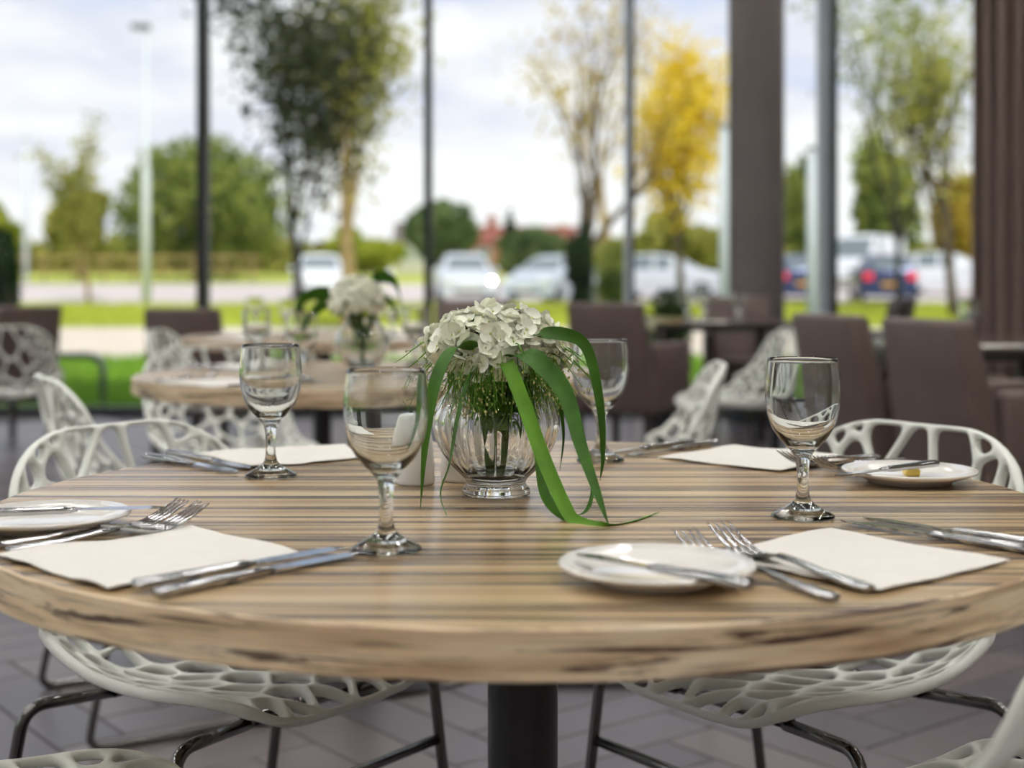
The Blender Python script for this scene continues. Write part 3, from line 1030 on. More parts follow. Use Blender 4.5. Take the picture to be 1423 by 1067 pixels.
cutlery('knife', 'steel table knife nearest the camera, pointing at the front wine glass base', (-.2735, 1.094), (-.134, 1.264), group=GK)
cutlery('knife', 'steel table knife nearer the front right napkin at the right picture edge', (.470, 1.262), (.3275, 1.430), group=GK)
cutlery('knife', 'steel table knife further from the front right napkin at the right picture edge', (.497, 1.280), (.3565, 1.445), group=GK)
cutlery('knife', 'steel knife beside the left glass, the outer one nearest the left chair', (-.500, 1.940), (-.350, 1.795), group=GK)
cutlery('knife', 'steel table knife on the left far side, inner one touching the napkin', (-.478, 1.985), (-.328, 1.815), group=GK)
cutlery('knife', 'steel table knife behind the right glass leaves, touching the far right napkin', (.305, 2.105), (.155, 1.945), group=GK)
cutlery('knife', 'steel table knife behind the leaves, furthest from the far right napkin', (.268, 2.115), (.118, 1.962), group=GK)
cutlery('fork', 'steel fork between the front side plate and the front right napkin, nearer the plate', (.2465, 1.083), (.148, 1.263), group=GF)
cutlery('fork', 'steel fork lying at the front right napkin, its handle on the napkin edge', (.279, 1.108), (.176, 1.30), 0.7520, group=GF)
cutlery('fork', 'steel fork at the front left napkin, nearest the napkin', (-.452, 1.272), (-.312, 1.398), group=GF)
cutlery('fork', 'steel fork at the front left, nearer the left side plate', (-.475, 1.288), (-.336, 1.415), group=GF)
cutlery('fork', 'steel fork behind the right wine glass, on the napkin edge', (.497, 1.935), (.345, 1.808), 0.7520, group=GF)
cutlery('fork', 'steel fork behind the right wine glass, nearer the right side plate', (.525, 1.905), (.378, 1.775), group=GF)
cutlery('butter', 'butter knife lying across the front side plate', (.1765, 1.052), (.053, 1.178), 0.7655, group=GB)
cutlery('butter', 'butter knife lying across the right far side plate', (.520, 1.745), (.370, 1.640), 0.7655, group=GB)
cutlery('butter', 'butter knife lying across the side plate at the left picture edge', (-.520, 1.372), (-.3465, 1.418), 0.7655, group=GB)

# ---- salt and pepper
def shaker(label, x, y, h, r):
    o = MB().lathe([(0, 0), (r * .96, 0), (r, .003), (r * .99, h * .3), (r * .90, h * .62), (r * .74, h * .88), (r * .62, h * .97), (r * .45, h), (0, h * 1.01)], 36).build('shaker', 'salt')
    o.location = (x, y, 0.7502)
    for k in range(5):
        a = 2 * PI * k / 5
        MB().lathe([(0, 0), (.0011, 0)], 8, .006 * math.cos(a), .006 * math.sin(a)).build('pouring_hole', 'hole', o, smooth=False, loc=(0, 0, h * 1.008))
    return tag(o, label, 'shaker', 'white ceramic shakers')
shaker('white ceramic shaker standing left of the vase behind the hanging leaf', -0.1166, 1.706, 0.082, 0.0238)
shaker('white ceramic shaker mostly hidden behind the vase', -0.063, 1.735, 0.082, 0.0238)

# ================================================================== VASE AND FLOWERS
VX, VY = -0.018, 1.62
def rib(a, z):
    k = max(0.0, min(1.0, (z - 0.016) / 0.02)) * max(0.0, min(1.0, (0.118 - z) / 0.03))
    return 0.024 * k * (abs(math.sin(a * 14)) - 0.5)
def make_vase(name_label, loc, mname='vase_glass'):
    root = thing('glass_vase', name_label, 'vase', loc)
    outer = [(0, 0), (0.036, 0), (0.039, 0.002), (0.0385, 0.007), (0.034, 0.013), (0.036, 0.019), (0.050, 0.033), (0.063, 0.052), (0.0705, 0.072), (0.0715, 0.088), (0.066, 0.105), (0.055, 0.119), (0.0465, 0.128), (0.0445, 0.135), (0.0475, 0.142), (0.0495, 0.146)]
    so = [(p.x, p.y) for p in spline([(a, b, 0) for a, b in outer[3:]], 3)]
    full_o = outer[:3] + so
    inner = [(0.0475, 0.1465), (0.0450, 0.142), (0.0420, 0.135), (0.0438, 0.128), (0.0525, 0.118), (0.0632, 0.104), (0.0685, 0.088), (0.0675, 0.073), (0.0600, 0.054), (0.0465, 0.036), (0.030, 0.0235), (0.0, 0.020)]
    si = [(p.x, p.y) for p in spline([(a, b, 0) for a, b in inner[:-1]], 3)] + [inner[-1]]
    MB().lathe(full_o + si, 216, rib=rib, rib_to=len(full_o) - 2).build('body', mname, root)
    # water in the bottom of the vase
    def rin(z):
        pts = sorted([(b, a) for a, b in si])
        for (z0, r0), (z1, r1) in zip(pts, pts[1:]):
            if z0 <= z <= z1: return r0 + (r1 - r0) * (z - z0) / max(1e-9, z1 - z0)
        return 0.03
    wl_ = 0.036
    prof = [(0, 0.0204)] + [(rin(z) * 0.985, z) for z in (0.024, 0.028, 0.032, wl_)] + [(0, wl_)]
    MB().lathe(prof, 64).build('water', 'water', root, sharp=0.6)
    return root
make_vase('ribbed round clear glass vase at the middle of the near table', (VX, VY, 0.7503))

# hydrangea florets
def petal_patch(mb, ang, L, W, cup, tilt=0.0, z0=0.0):
    ca, sa = math.cos(ang), math.sin(ang)
    vs_, fs_ = [], []
    rows = [(0.05, 0.18), (0.35, 0.80), (0.68, 1.0), (0.92, 0.62), (1.0, 0.22)]
    for (t, w) in rows:
        for k in (-1, -0.5, 0, 0.5, 1):
            x = L * t; y = W * w * k
            z = z0 + cup * (t ** 2) * L - 0.18 * W * (1 - k * k) * w + 0.0004 * k * t
            vs_.append((x * ca - y * sa, x * sa + y * ca, z))
    for i in range(4):
        for k in range(4):
            a = i * 5 + k
            fs_.append((a, a + 1, a + 6, a + 5))
    mb.add(vs_, fs_)
floret_meshes = []
frng = random.Random(3)
for q in range(5):
    mb = MB()
    a0 = frng.uniform(0, PI)
    for k in range(4):
        petal_patch(mb, a0 + k * PI / 2 + frng.uniform(-.12, .12), 0.0112 * frng.uniform(0.88, 1.12), 0.0078 * frng.uniform(.9, 1.1), frng.uniform(-0.1, 0.75))
    npet = len(mb.f)
    mb.lathe([(0, 0.0018), (0.0012, 0.0012), (0.0015, 0.0), (0, -0.0006)], 8)
    floret_meshes.append(mb.mesh('floret', 'petal', fix=False))
    for pi2 in range(npet, len(mb.f)): floret_meshes[-1].polygons[pi2].material_index = 1
    me = floret_meshes[-1]
    me.materials.append(MATS['floret_eye'])

def hydrangea(label, centre, rx, ry, rz_, nfl, stem_to, seed, fscale=1.0, tilt=(0, 0)):
    root = thing('hydrangea', label, 'flower', stem_to, group='white hydrangea heads')
    c = Vector(centre) - Vector(stem_to)
    r = random.Random(seed)
    ga = PI * (3 - math.sqrt(5))
    for i in range(nfl):
        zt = 1 - 1.42 * (i + 0.5) / nfl
        rad = math.sqrt(max(0, 1 - zt * zt))
        a = i * ga + r.uniform(-.12, .12)
        nrm = Vector((rad * math.cos(a), rad * math.sin(a), zt))
        bump_ = 1 + r.uniform(-0.07, 0.06) + 0.06 * math.sin(3 * a + seed) * rad
        p = c + Vector((nrm.x * rx * bump_, nrm.y * ry * bump_, nrm.z * rz_ * bump_))
        o = link('floret', floret_meshes[r.randrange(5)], root, p)
        nn = Vector((nrm.x / rx, nrm.y / ry, nrm.z / rz_)).normalized()
        nn = (nn + Vector((r.uniform(-.5, .5), r.uniform(-.5, .5), r.uniform(-.5, .5)))).normalized()
        qn = nn.to_track_quat('Z', 'Y')
        o.rotation_mode = 'QUATERNION'
        o.rotation_quaternion = qn @ Matrix.Rotation(r.uniform(0, 6.28), 3, 'Z').to_quaternion()
        s = fscale * r.uniform(0.82, 1.14)
        o.scale = (s, s, s)
    # head core of small stalks and the stem
    mb = MB()
    for i in range(60):
        a, zt = r.uniform(0, 2 * PI), r.uniform(-0.4, 1)
        rad = math.sqrt(max(0, 1 - zt * zt))
        p = c + Vector((rad * math.cos(a) * rx, rad * math.sin(a) * ry, zt * rz_)) * 0.93
        b = c + Vector((0, 0, -rz_ * 0.9))
        mb.tube([b, (b + p) / 2 + Vector((0, 0, -0.006)), p], 0.0009, 5, caps=False)
    mb.build('stalks', 'stem', root, fix=False)['kind'] = 'stuff'
    b = c + Vector((0, 0, -rz_ * 0.85))
    MB().tube(spline([(0, 0, 0), (b.x * .3 + .004, b.y * .3, b.z * .4), (b.x * .8, b.y * .8, b.z * .8), tuple(b)], 6), 0.0034, 10).build('stem', 'stem', root)
    return root
hydrangea('large cream white hydrangea head filling the top of the near vase', (VX - 0.002, VY - 0.004, 0.7503 + 0.166), 0.076, 0.066, 0.045, 250, (VX + 0.003, VY - 0.004, 0.7503 + 0.023), 7)
hydrangea('small cream hydrangea head hanging forward over the near vase rim', (VX - 0.004, VY - 0.052, 0.7503 + 0.150), 0.032, 0.026, 0.028, 48, (VX - 0.008, VY - 0.008, 0.7503 + 0.0235), 21, 0.9)

def grass_leaf(label, pts, wmax, mname='blade', wdir=None, group='long strap leaves in the near vase', twist=0.0):
    """a strap leaf along points in the room, thicker at the midrib"""
    base = Vector(pts[0])
    P = [p - base for p in spline(pts, 9)]
    n = len(P)
    vs_, fs_ = [], []
    prev = None
    for i, p in enumerate(P):
        t = i / (n - 1)
        tg = (P[min(i + 1, n - 1)] - P[max(i - 1, 0)]).normalized()
        wd = Vector(wdir) if wdir else Vector((1, 0, 0.1))
        side = (wd - tg * wd.dot(tg))
        if side.length < 0.25:
            side = side + (prev if prev is not None else Vector((0, 1, 0))) * 0.6
            side = side - tg * side.dot(tg)
        side = side.normalized()
        if prev is not None and side.dot(prev) < 0: side = -side
        if prev is not None: side = (side * 0.5 + prev * 0.5).normalized(); side = (side - tg * side.dot(tg)).normalized()
        prev = side
        if twist:
            side = Matrix.Rotation(twist * t, 3, tg) @ side
        up = tg.cross(side).normalized()
        if t < 0.12: w = 0.55 + 0.45 * t / 0.12
        elif t < 0.40: w = 1.0
        else: w = max(0.03, (1 - ((t - 0.40) / 0.60) ** 1.7))
        hw = wmax / 2 * w
        fold = 0.22 * hw
        vs_ += [p - side * hw + up * fold, p - side * hw * .5 + up * fold * .4, p, p + side * hw * .5 + up * fold * .4, p + side * hw + up * fold,
                p + side * hw + up * (fold - .0004), p - up * 0.0008, p - side * hw + up * (fold - .0004)]
    for i in range(n - 1):
        for k in range(8):
            k2 = (k + 1) % 8
            fs_.append((i * 8 + k, i * 8 + k2, i * 8 + 8 + k2, i * 8 + 8 + k))
    fs_.append(tuple(range(8))); fs_.append(tuple((n - 1) * 8 + k for k in range(7, -1, -1)))
    o = MB().add(vs_, fs_).build('strap_leaf', mname, sharp=1.2)
    o.location = base
    return tag(o, label, 'leaf', group)
def A(u, v, d): return tuple(at(u, v, d))
root_in = (VX, VY - 0.004, 0.7503 + 0.055)
grass_leaf('long green strap leaf hanging furthest left of the near vase', [root_in, A(672, 520, 1.585), A(660, 487, 1.555), A(632, 484, 1.53), A(606, 530, 1.51), A(592, 610, 1.505), A(584, 708, 1.51)], 0.020, wdir=(1, -0.25, .35))
grass_leaf('narrow curled strap leaf hanging in front of the left half of the near vase', [root_in, A(672, 525, 1.57), A(655, 520, 1.54), A(637, 580, 1.52), A(626, 640, 1.52), A(612, 685, 1.50), A(620, 716, 1.475)], 0.0105, wdir=(1, -0.3, .2), twist=1.5)
grass_leaf('bright strap leaf falling to the table and pointing right of the near vase', [root_in, A(694, 535, 1.57), A(704, 505, 1.54), A(728, 560, 1.51), A(757, 640, 1.475), A(786, 705, 1.445), A(802, 724, 1.432), A(840, 731, 1.414), A(880, 724, 1.440), A(916, 712, 1.495)], 0.0160, 'blade_pale', wdir=(1, -.2, .45))
grass_leaf('widest dark green strap leaf arching right of the near vase to the table', [root_in, A(697, 530, 1.58), A(712, 497, 1.55), A(742, 498, 1.52), A(785, 545, 1.49), A(808, 620, 1.46), A(832, 690, 1.425), A(847, 733, 1.404)], 0.0205, wdir=(1, -.35, .3))
grass_leaf('strap leaf arching highest over the rim, hanging before the back wine glass', [root_in, A(712, 510, 1.60), A(735, 470, 1.58), A(782, 464, 1.56), A(816, 484, 1.55), A(834, 560, 1.54), A(838, 630, 1.54), A(834, 668, 1.545)], 0.0145, wdir=(1, -.4, .5))
grass_leaf('narrow strap leaf looping on the table right of the near vase', [root_in, A(722, 530, 1.59), A(732, 545, 1.56), A(748, 620, 1.53), A(757, 685, 1.50), A(782, 716, 1.452), A(812, 711, 1.470), A(823, 680, 1.50), A(815, 630, 1.53)], 0.0115, wdir=(1, -.3, .4))
grass_leaf('thin strap leaf hanging at the right edge of the near vase', [root_in, A(735, 510, 1.62), A(755, 490, 1.62), A(772, 530, 1.63), A(783, 600, 1.63), A(778, 655, 1.63)], 0.007, wdir=(1, -.3, .4))

# fine panic grass: hair thin stalks with tiny seeds
def panic_grass(label, centre, seed, n=100, specs=None):
    r = random.Random(seed)
    mb = MB(); sd = MB()
    c = Vector(centre)
    for i in range(n):
        a = r.choice([r.uniform(-0.6, 0.9), r.uniform(2.3, 3.7), r.uniform(-2.2, -0.9)])
        reach = r.uniform(0.045, 0.105)
        rise = r.uniform(-0.035, 0.035)
        d = Vector((math.cos(a), math.sin(a) * 0.8, 0))
        p0 = c + Vector((r.uniform(-.02, .02), r.uniform(-.02, .02), -0.02))
        p1 = p0 + d * reach * 0.5 + Vector((0, 0, 0.034 + rise * .5))
        p2 = p0 + d * reach + Vector((0, 0, 0.018 + rise - 0.25 * reach))
        pts = spline([p0 - c, p1 - c, p2 - c], 5)
        mb.tube(pts, [0.00075] * (len(pts) - 3) + [0.0006, 0.0005, 0.0004], 4, caps=False)
        for k in range(7):
            q = pts[r.randrange(4, len(pts))]
            e_ = q + Vector((r.uniform(-.014, .014), r.uniform(-.014, .014), r.uniform(-.014, .010)))
            mb.tube([q, e_], 0.00034, 3, caps=False)
            s = 0.0013
            sd.add([e_ + Vector(v) * s for v in ((1, 0, 0), (-1, 0, 0), (0, 1, 0), (0, -1, 0), (0, 0, 1.6), (0, 0, -1.6))],
                   [(0, 2, 4), (2, 1, 4), (1, 3, 4), (3, 0, 4), (2, 0, 5), (1, 2, 5), (3, 1, 5), (0, 3, 5)])
    # strands spilling over the rim and hanging outside the vase
    for i in range(130):
        a = r.choice([r.gauss(-2.25, .28), r.gauss(-0.75, .30), r.uniform(-2.9, -0.2)])
        p0 = Vector((0.030 * math.cos(a), 0.030 * math.sin(a), 0.0))
        p1 = Vector((r.uniform(.050, .066) * math.cos(a), r.uniform(.050, .066) * math.sin(a), r.uniform(-.002, .014)))
        k_ = r.uniform(1.12, 1.45)
        p2 = Vector((p1.x * k_ + r.uniform(-.01, .01), p1.y * k_, -r.uniform(.015, .06)))
        pts = spline([p0, p1, p2], 5)
        mb.tube(pts, [0.0006] * (len(pts) - 2) + [0.0004, 0.0003], 4, caps=False)
        for k in range(3):
            q = pts[r.randrange(3, len(pts))]
            e_ = q + Vector((r.uniform(-.008, .008), r.uniform(-.008, .004), r.uniform(-.012, .004)))
            mb.tube([q, e_], 0.00032, 3, caps=False)
            s = 0.0010
            sd.add([e_ + Vector(v) * s for v in ((1, 0, 0), (-1, 0, 0), (0, 1, 0), (0, -1, 0), (0, 0, 1.6), (0, 0, -1.6))],
                   [(0, 2, 4), (2, 1, 4), (1, 3, 4), (3, 0, 4), (2, 0, 5), (1, 2, 5), (3, 1, 5), (0, 3, 5)])
    # dense skirt of hair-like stalks hanging inside the vase neck
    for i in range(190):
        a = r.uniform(0, 2 * PI)
        rr = r.uniform(0.005, 0.040)
        p0 = Vector((rr * .8 * math.cos(a), rr * .8 * math.sin(a), 0.0))
        p1 = p0 + Vector((0.010 * math.cos(a), 0.010 * math.sin(a), -0.025))
        p2 = p0 + Vector((r.uniform(-.014, .014), r.uniform(-.014, .014), -r.uniform(0.035, 0.085)))
        mb.tube(spline([p0, p1, p2], 4), 0.00065, 4, caps=False)
    o = mb.build('panic_grass', 'blade_pale', fix=False)
    o.location = c
    tag(o, label, 'grass', kind='stuff')
    s_ = sd.build('seeds', 'seed', o, fix=False, smooth=False); s_['kind'] = 'stuff'
    return o
panic_grass('hair fine seeding grass spraying out around the near vase rim', (VX + 0.004, VY - 0.012, 0.7503 + 0.150), 11)

# second vase on the second table
v2 = make_vase('blurred round clear glass vase on the second table', (T2[0], T2[1] - .02, 0.7503))
hydrangea('cream hydrangea head in the vase on the second table', (T2[0] - 0.014, T2[1] - 0.03, 0.7503 + 0.185), 0.066, 0.066, 0.060, 120, (T2[0], T2[1] - .02, 0.7503 + 0.0235), 33, 1.08)
def V2(dx, dy, dz): return (T2[0] + dx, T2[1] - .02 + dy, 0.7503 + dz)
G2L = 'strap leaves in the second vase'
for k, (lab, pts, w) in enumerate([
    ('dark leaf reaching furthest left from the vase on the second table', [V2(0, 0, .06), V2(-.02, -.01, .15), V2(-.09, -.02, .205), V2(-.15, -.03, .19), V2(-.175, -.03, .12)], .040),
    ('dark leaf hanging left of the second vase', [V2(0, 0, .06), V2(-.02, -.02, .15), V2(-.08, -.04, .185), V2(-.135, -.05, .13), V2(-.15, -.05, .05)], .034),
    ('short dark leaf just left of the cream head on the second table', [V2(0, 0, .06), V2(-.03, .0, .15), V2(-.10, .01, .19), V2(-.13, .01, .215)], .050),
    ('dark leaf rising behind the right of the cream head on the second table', [V2(0, .01, .06), V2(.02, .02, .17), V2(.035, .02, .245), V2(.08, .01, .24), V2(.10, 0, .19)], .042),
    ('dark leaf hanging right of the second vase', [V2(0, .0, .06), V2(.03, -.01, .16), V2(.07, -.02, .19), V2(.10, -.02, .12)], .024)]):
    grass_leaf(lab, pts, w, 'blade', wdir=(0.1, -.35, 1), group=G2L)

# settings on the second and third tables (blurred): napkins, knives, glasses
def rot_about(c, x, y, a):
    return (c[0] + x * math.cos(a) - y * math.sin(a), c[1] + x * math.sin(a) + y * math.cos(a))
names2 = ['front left', 'front right', 'far right', 'far left']
for ti, (C_, nm, seedb) in enumerate([(T2, 'second round table', 40), (T3, 'third round table', 60)]):
    for q in range(4):
        a = q * PI / 2 + (0.05 if ti == 0 else 0.12)
        sq = [(-.457, -.33), (-.32, -.467), (-.19, -.335), (-.325, -.195)]
        napkin('square paper napkin at the %s of the %s' % (names2[q], nm), [rot_about(C_, x, y, a) for x, y in sq], seedb + q * 3.3)
        gx, gy = rot_about(C_, -0.13, -0.29, a)
        wine_glass('blurred wine glass at the %s of the %s' % (names2[q], nm), gx, gy)
        if ti == 0:
            for kk, off in enumerate((0.0, 0.024)):
                e1 = rot_about(C_, -.3066 + off + .03, -.471 + off * -.6, a); t1 = rot_about(C_, -.16 + off + .03, -.3025 - off * .6, a)
                cutlery('knife', 'blurred %s knife at the %s of the second round table' % (('inner', 'outer')[kk], names2[q]), e1, t1, group='knives on the second table')
            e1 = rot_about(C_, -.47, -.30, a); t1 = rot_about(C_, -.34, -.15, a)
            cutlery('fork', 'blurred fork at the %s of the second round table' % names2[q], e1, t1, group='forks on the second table')
for k, (x, y, nm) in enumerate([(0.99, 8.05, 'leftmost'), (1.10, 8.15, 'middle'), (1.29, 8.1, 'rightmost')]):
    wine_glass('%s of the three far wine glasses on the dark window table' % nm, x, y)
for k, (x, y, nm) in enumerate([(1.68, 5.25, 'left'), (1.80, 5.6, 'right')]):
    wine_glass('%s blurred wine glass on the dark table below the curtain' % nm, x, y)
napkin('square paper napkin on the dark table below the curtain', [(1.66, 5.05), (1.85, 5.05), (1.85, 5.22), (1.66, 5.22)], 77)
napkin('square paper napkin on the dark window table left of the column', [(1.0, 7.82), (1.2, 7.82), (1.2, 8.0), (1.0, 8.0)], 81)

# ================================================================== OUTSIDE
def ground_z(d):
    pts = [(-400, -0.13), (29, -0.13), (36, 0.02), (42, 0.15), (47, 0.31), (60, 0.74), (70, 1.0), (90, 1.25), (400, 1.4)]
    for (a, za), (b, zb) in zip(pts, pts[1:]):
        if a <= d <= b: return za + (zb - za) * (d - a) / (b - a)
    return 1.4
def strip(name, m, ds, x0, x1, lift=0.0):
    vs_, fs_ = [], []
    nx = 12
    for d in ds:
        for i in range(nx + 1):
            vs_.append((x0 + (x1 - x0) * i / nx, d, ground_z(d) + lift))
    for j in range(len(ds) - 1):
        for i in range(nx):
            a = j * (nx + 1) + i
            fs_.append((a, a + 1, a + nx + 2, a + nx + 1))
    o = MB().add(vs_, fs_).build(name, m, fix=False)
    return tag(o, kind='structure')
strip('lawn', 'grass', [-60, 10.47, 15, 19], -140, 140)
strip('footpath', 'path', [19, 25, 31], -140, 140)
strip('verge', 'grass_far', [31, 36, 42], -140, 140)
strip('road', 'road', [42, 47, 52, 60], -140, 140)
strip('bank', 'grass_far', [60, 70, 90, 300], -260, 260)
tag(MB().box(-140, 140, 19 - .06, 19 + .06, -.16, -.09).build('kerb', 'path', smooth=False), kind='structure')
tag(MB().box(-140, 140, 42 - .1, 42 + .1, .05, .24).build('kerb_road', 'path', smooth=False), kind='structure')

def blades(name, label, x0, x1, y0, y1, n, h, seed, m='grassblade', keep=None):
    r = random.Random(seed)
    vs_, fs_ = [], []
    for i in range(n):
        y = r.uniform(y0, y1); x = r.uniform(x0, x1) * (y / y1)
        z = ground_z(y)
        a = r.uniform(0, PI); hh = h * r.uniform(.5, 1.2); w = 0.012 + 0.0006 * y
        dx, dy = math.cos(a) * w, math.sin(a) * w
        lx, ly = r.uniform(-.4, .4) * hh, r.uniform(-.4, .4) * hh
        b = len(vs_)
        vs_ += [(x - dx, y - dy, z), (x + dx, y + dy, z), (x + lx, y + ly, z + hh)]
        fs_.append((b, b + 1, b + 2))
    o = MB().add(vs_, fs_).build(name, m, fix=False, smooth=False)
    return tag(o, label, 'grass', kind='stuff')
blades('grass', 'bright green lawn grass just outside the window', -7, 7, 10.7, 18.9, 30000, 0.16, 2)
blades('grass', 'yellow green grass verge between the footpath and the road', -16, 18, 31.1, 41.8, 20000, 0.22, 3, 'grass_far')

def leaf_cloud(mb, centre, rx, ry, rz_, n, size, r, hollow=0.25):
    for i in range(n):
        while True:
            p = Vector((r.uniform(-1, 1), r.uniform(-1, 1), r.uniform(-1, 1)))
            if p.length <= 1 and p.length > hollow * r.random(): break
        c = Vector((centre[0] + p.x * rx, centre[1] + p.y * ry, centre[2] + p.z * rz_))
        u = Vector((r.gauss(0, 1), r.gauss(0, 1), r.gauss(0, 1))).normalized()
        w = u.orthogonal().normalized()
        s = size * r.uniform(0.6, 1.3)
        mb.add([c - u * s, c - w * s * .55, c + u * s, c + w * s * .55], [(0, 1, 2, 3)])
def branchy(base, h, r0, seed, levels=3, spread=0.55, fork=0.35, kids_n=3, lean=(0, 0)):
    """returns (MB of wood, list of twig points)"""
    r = random.Random(seed)
    mb = MB(); tips = []
    def grow(p, d, L, rad, lev):
        n = 5
        pts = [p]; q = p.copy(); dd = d.copy()
        for i in range(n):
            dd = (dd + Vector((r.uniform(-.1, .1), r.uniform(-.1, .1), r.uniform(-.02, .1)))).normalized()
            q = q + dd * (L / n); pts.append(q.copy())
        mb.tube(pts, [rad * (1 - 0.45 * i / n) for i in range(n + 1)], 7 if lev < 2 else 5, caps=lev == 0)
        if lev >= 1:
            tips.extend(pts[2:])
        if lev >= levels: return
        k = kids_n + (1 if lev == 0 else 0)
        for j in range(k):
            t = r.uniform(fork, 1.0) if j else 1.0
            idx = min(n, max(1, int(t * n)))
            a = r.uniform(0, 2 * PI)
            sp = spread * r.uniform(.6, 1.3)
            nd = (dd + Vector((math.cos(a) * sp, math.sin(a) * sp, r.uniform(-.1, .25)))).normalized()
            grow(pts[idx], nd, L * r.uniform(.55, .8), rad * (1 - 0.45 * idx / n) * r.uniform(.5, .72), lev + 1)
    grow(Vector(base), Vector((lean[0], lean[1], 1)).normalized(), h, r0, 0)
    return mb, tips
def tree(name, label, u, d, vtop, trunk_h, r0, seed, leafm, nleaf, lsize, barkm='bark', levels=3, spread=.55, fork=.4, kn=3, clump=0.5, lean=(0, 0), group='trees outside', extra=None):
    x = (u - 711.5) / FPX * d
    z0 = ground_z(d) - 0.02
    H = CAMZ + (386 - vtop) / FPX * d - z0
    root = thing(name, label, 'tree', (x, d, z0), group=group)
    mb, tips = branchy((0, 0, 0), trunk_h, r0, seed, levels, spread, fork, kn, lean)
    top = max(t.z for t in tips)
    k = H / top
    for i, v in enumerate(mb.v):
        mb.v[i] = (v[0], v[1], v[2] * k if v[2] > 0 else v[2])
    tips = [Vector((t.x, t.y, t.z * k)) for t in tips]
    mb.build('trunk', barkm, root, fix=False)
    r = random.Random(seed + 1)
    lm = MB()
    for i in range(nleaf):
        t = r.choice(tips)
        c = t + Vector((r.gauss(0, clump), r.gauss(0, clump), r.gauss(0, clump * .8)))
        un = Vector((r.gauss(0, 1), r.gauss(0, 1), r.gauss(0, 1))).normalized(); w = un.orthogonal().normalized()
        s = lsize * r.uniform(.6, 1.3)
        lm.add([c - un * s, c - w * s * .55, c + un * s, c + w * s * .55], [(0, 1, 2, 3)])
    lm.build('foliage', leafm, root, fix=False, smooth=False)['kind'] = 'stuff'
    return root
def blob_tree(name, label, u0, u1, vtop, d, leafm, n, lsize, seed, vbot=None, trunk=True, cat='tree', group='trees outside', lumps=26, barkm='bark_dark', depth=None):
    x0, x1 = (u0 - 711.5) / FPX * d, (u1 - 711.5) / FPX * d
    cx, rx = (x0 + x1) / 2, (x1 - x0) / 2
    z0 = ground_z(d) - 0.02
    H = CAMZ + (386 - vtop) / FPX * d - z0
    zb = (CAMZ + (386 - vbot) / FPX * d - z0) if vbot else 0.05 * H
    root = thing(name, label, cat, (cx, d, z0), group=group)
    r = random.Random(seed)
    lm = MB()
    ry = depth or rx
    for k in range(lumps):
        while True:
            p = Vector((r.uniform(-1, 1), r.uniform(-1, 1), r.uniform(-1, 1)))
            if p.length < 1: break
        lr = 0.34
        c = (p.x * rx * (1 - lr), p.y * ry * (1 - lr), (zb + H) / 2 + p.z * (H - zb) / 2 * (1 - lr))
        leaf_cloud(lm, c, rx * lr * r.uniform(.8, 1.2), ry * lr, (H - zb) / 2 * lr * r.uniform(.8, 1.2), n // lumps, lsize, r, 0.6)
    lm.build('foliage', leafm, root, fix=False, smooth=False)['kind'] = 'stuff'
    if trunk:
        mb, tips = branchy((0, 0, 0), H * 0.36, max(0.1, rx * 0.06), seed, 2, 0.7, 0.4, 3)
        mb.build('trunk', barkm, root, fix=False)
    else:
        mb, tips = branchy((0, 0, 0), H * 0.22, max(0.03, min(.12, rx * 0.03)), seed, 1, 0.7, 0.2, 4)
        mb.build('stems', barkm, root, fix=False)
    return root

# far trees, left to right
blob_tree('broad_tree', 'broad round green tree behind the tall white lamp post', 134, 428, 180, 66, 'leaf_green', 9500, 0.21, 1, vbot=398, lumps=44)
blob_tree('yellow_bush', 'yellow green bush at the left picture edge beyond the road', -60, 34, 272, 64, 'leaf_lime', 2600, 0.24, 2, cat='bush')
blob_tree('hedge_tree', 'olive green tree left of the broad round tree', 58, 165, 245, 68, 'leaf_olive', 3600, 0.26, 3)
tree('slender_tree', 'slender upright wispy tree left of the lamp post', 124, 44, 160, 2.2, 0.09, 4, 'leaf_olive', 1700, 0.10, 'bark_pale', 3, .24, .25, 4, .22)
blob_tree('conifer_column', 'dark narrow conifer at the left picture edge', -24, 31, 300, 26, 'conifer', 4200, 0.09, 5, cat='conifer', lumps=30, depth=.4)
tree('dark_tree', 'young dark leaved tree with a thin bent trunk left of the second mullion', 425, 16, -70, 2.0, 0.065, 61, 'leaf_dark', 3000, 0.06, 'bark_dark', 3, .42, .62, 3, .22, lean=(-.06, 0))
tree('street_tree', 'yellow green street tree with a pale stout trunk left of the second mullion', 484, 27, -40, 2.2, 0.17, 84, 'leaf_olive', 2600, 0.10, 'bark_pale', 3, .42, .70, 3, .34)
tree('sparse_tree', 'sparse autumn tree with a forked trunk behind the middle of the window', 803, 25, -60, 2.4, 0.15, 132, 'leaf_gold', 520, 0.075, 'bark', 4, .62, .62, 3, .25)
tree('sparse_tree', 'slim sparse tree just left of the third mullion', 845, 33, -40, 2.8, 0.14, 47, 'leaf_gold', 420, 0.09, 'bark_pale', 3, .45, .55, 3, .3, lean=(.06, 0))
tree('yellow_tree', 'bright yellow autumn tree between the third mullion and the column', 948, 36, 20, 2.0, 0.12, 28, 'leaf_yellow', 3400, 0.12, 'bark', 3, .58, .35, 4, .36)
tree('slim_tree', 'slim green tree right of the right window post', 1246, 19, -90, 2.3, 0.055, 19, 'leaf_green', 1000, 0.06, 'bark_dark', 3, .45, .6, 3, .24)
tree('olive_tree', 'tall olive tree left of the curtain', 1325, 34, -30, 2.6, 0.13, 57, 'leaf_olive', 1900, 0.12, 'bark', 3, .6, .35, 4, .42)
blob_tree('round_tree', 'green tree above the white van', 1160, 1292, 172, 60, 'leaf_green', 5200, 0.26, 6, lumps=34)
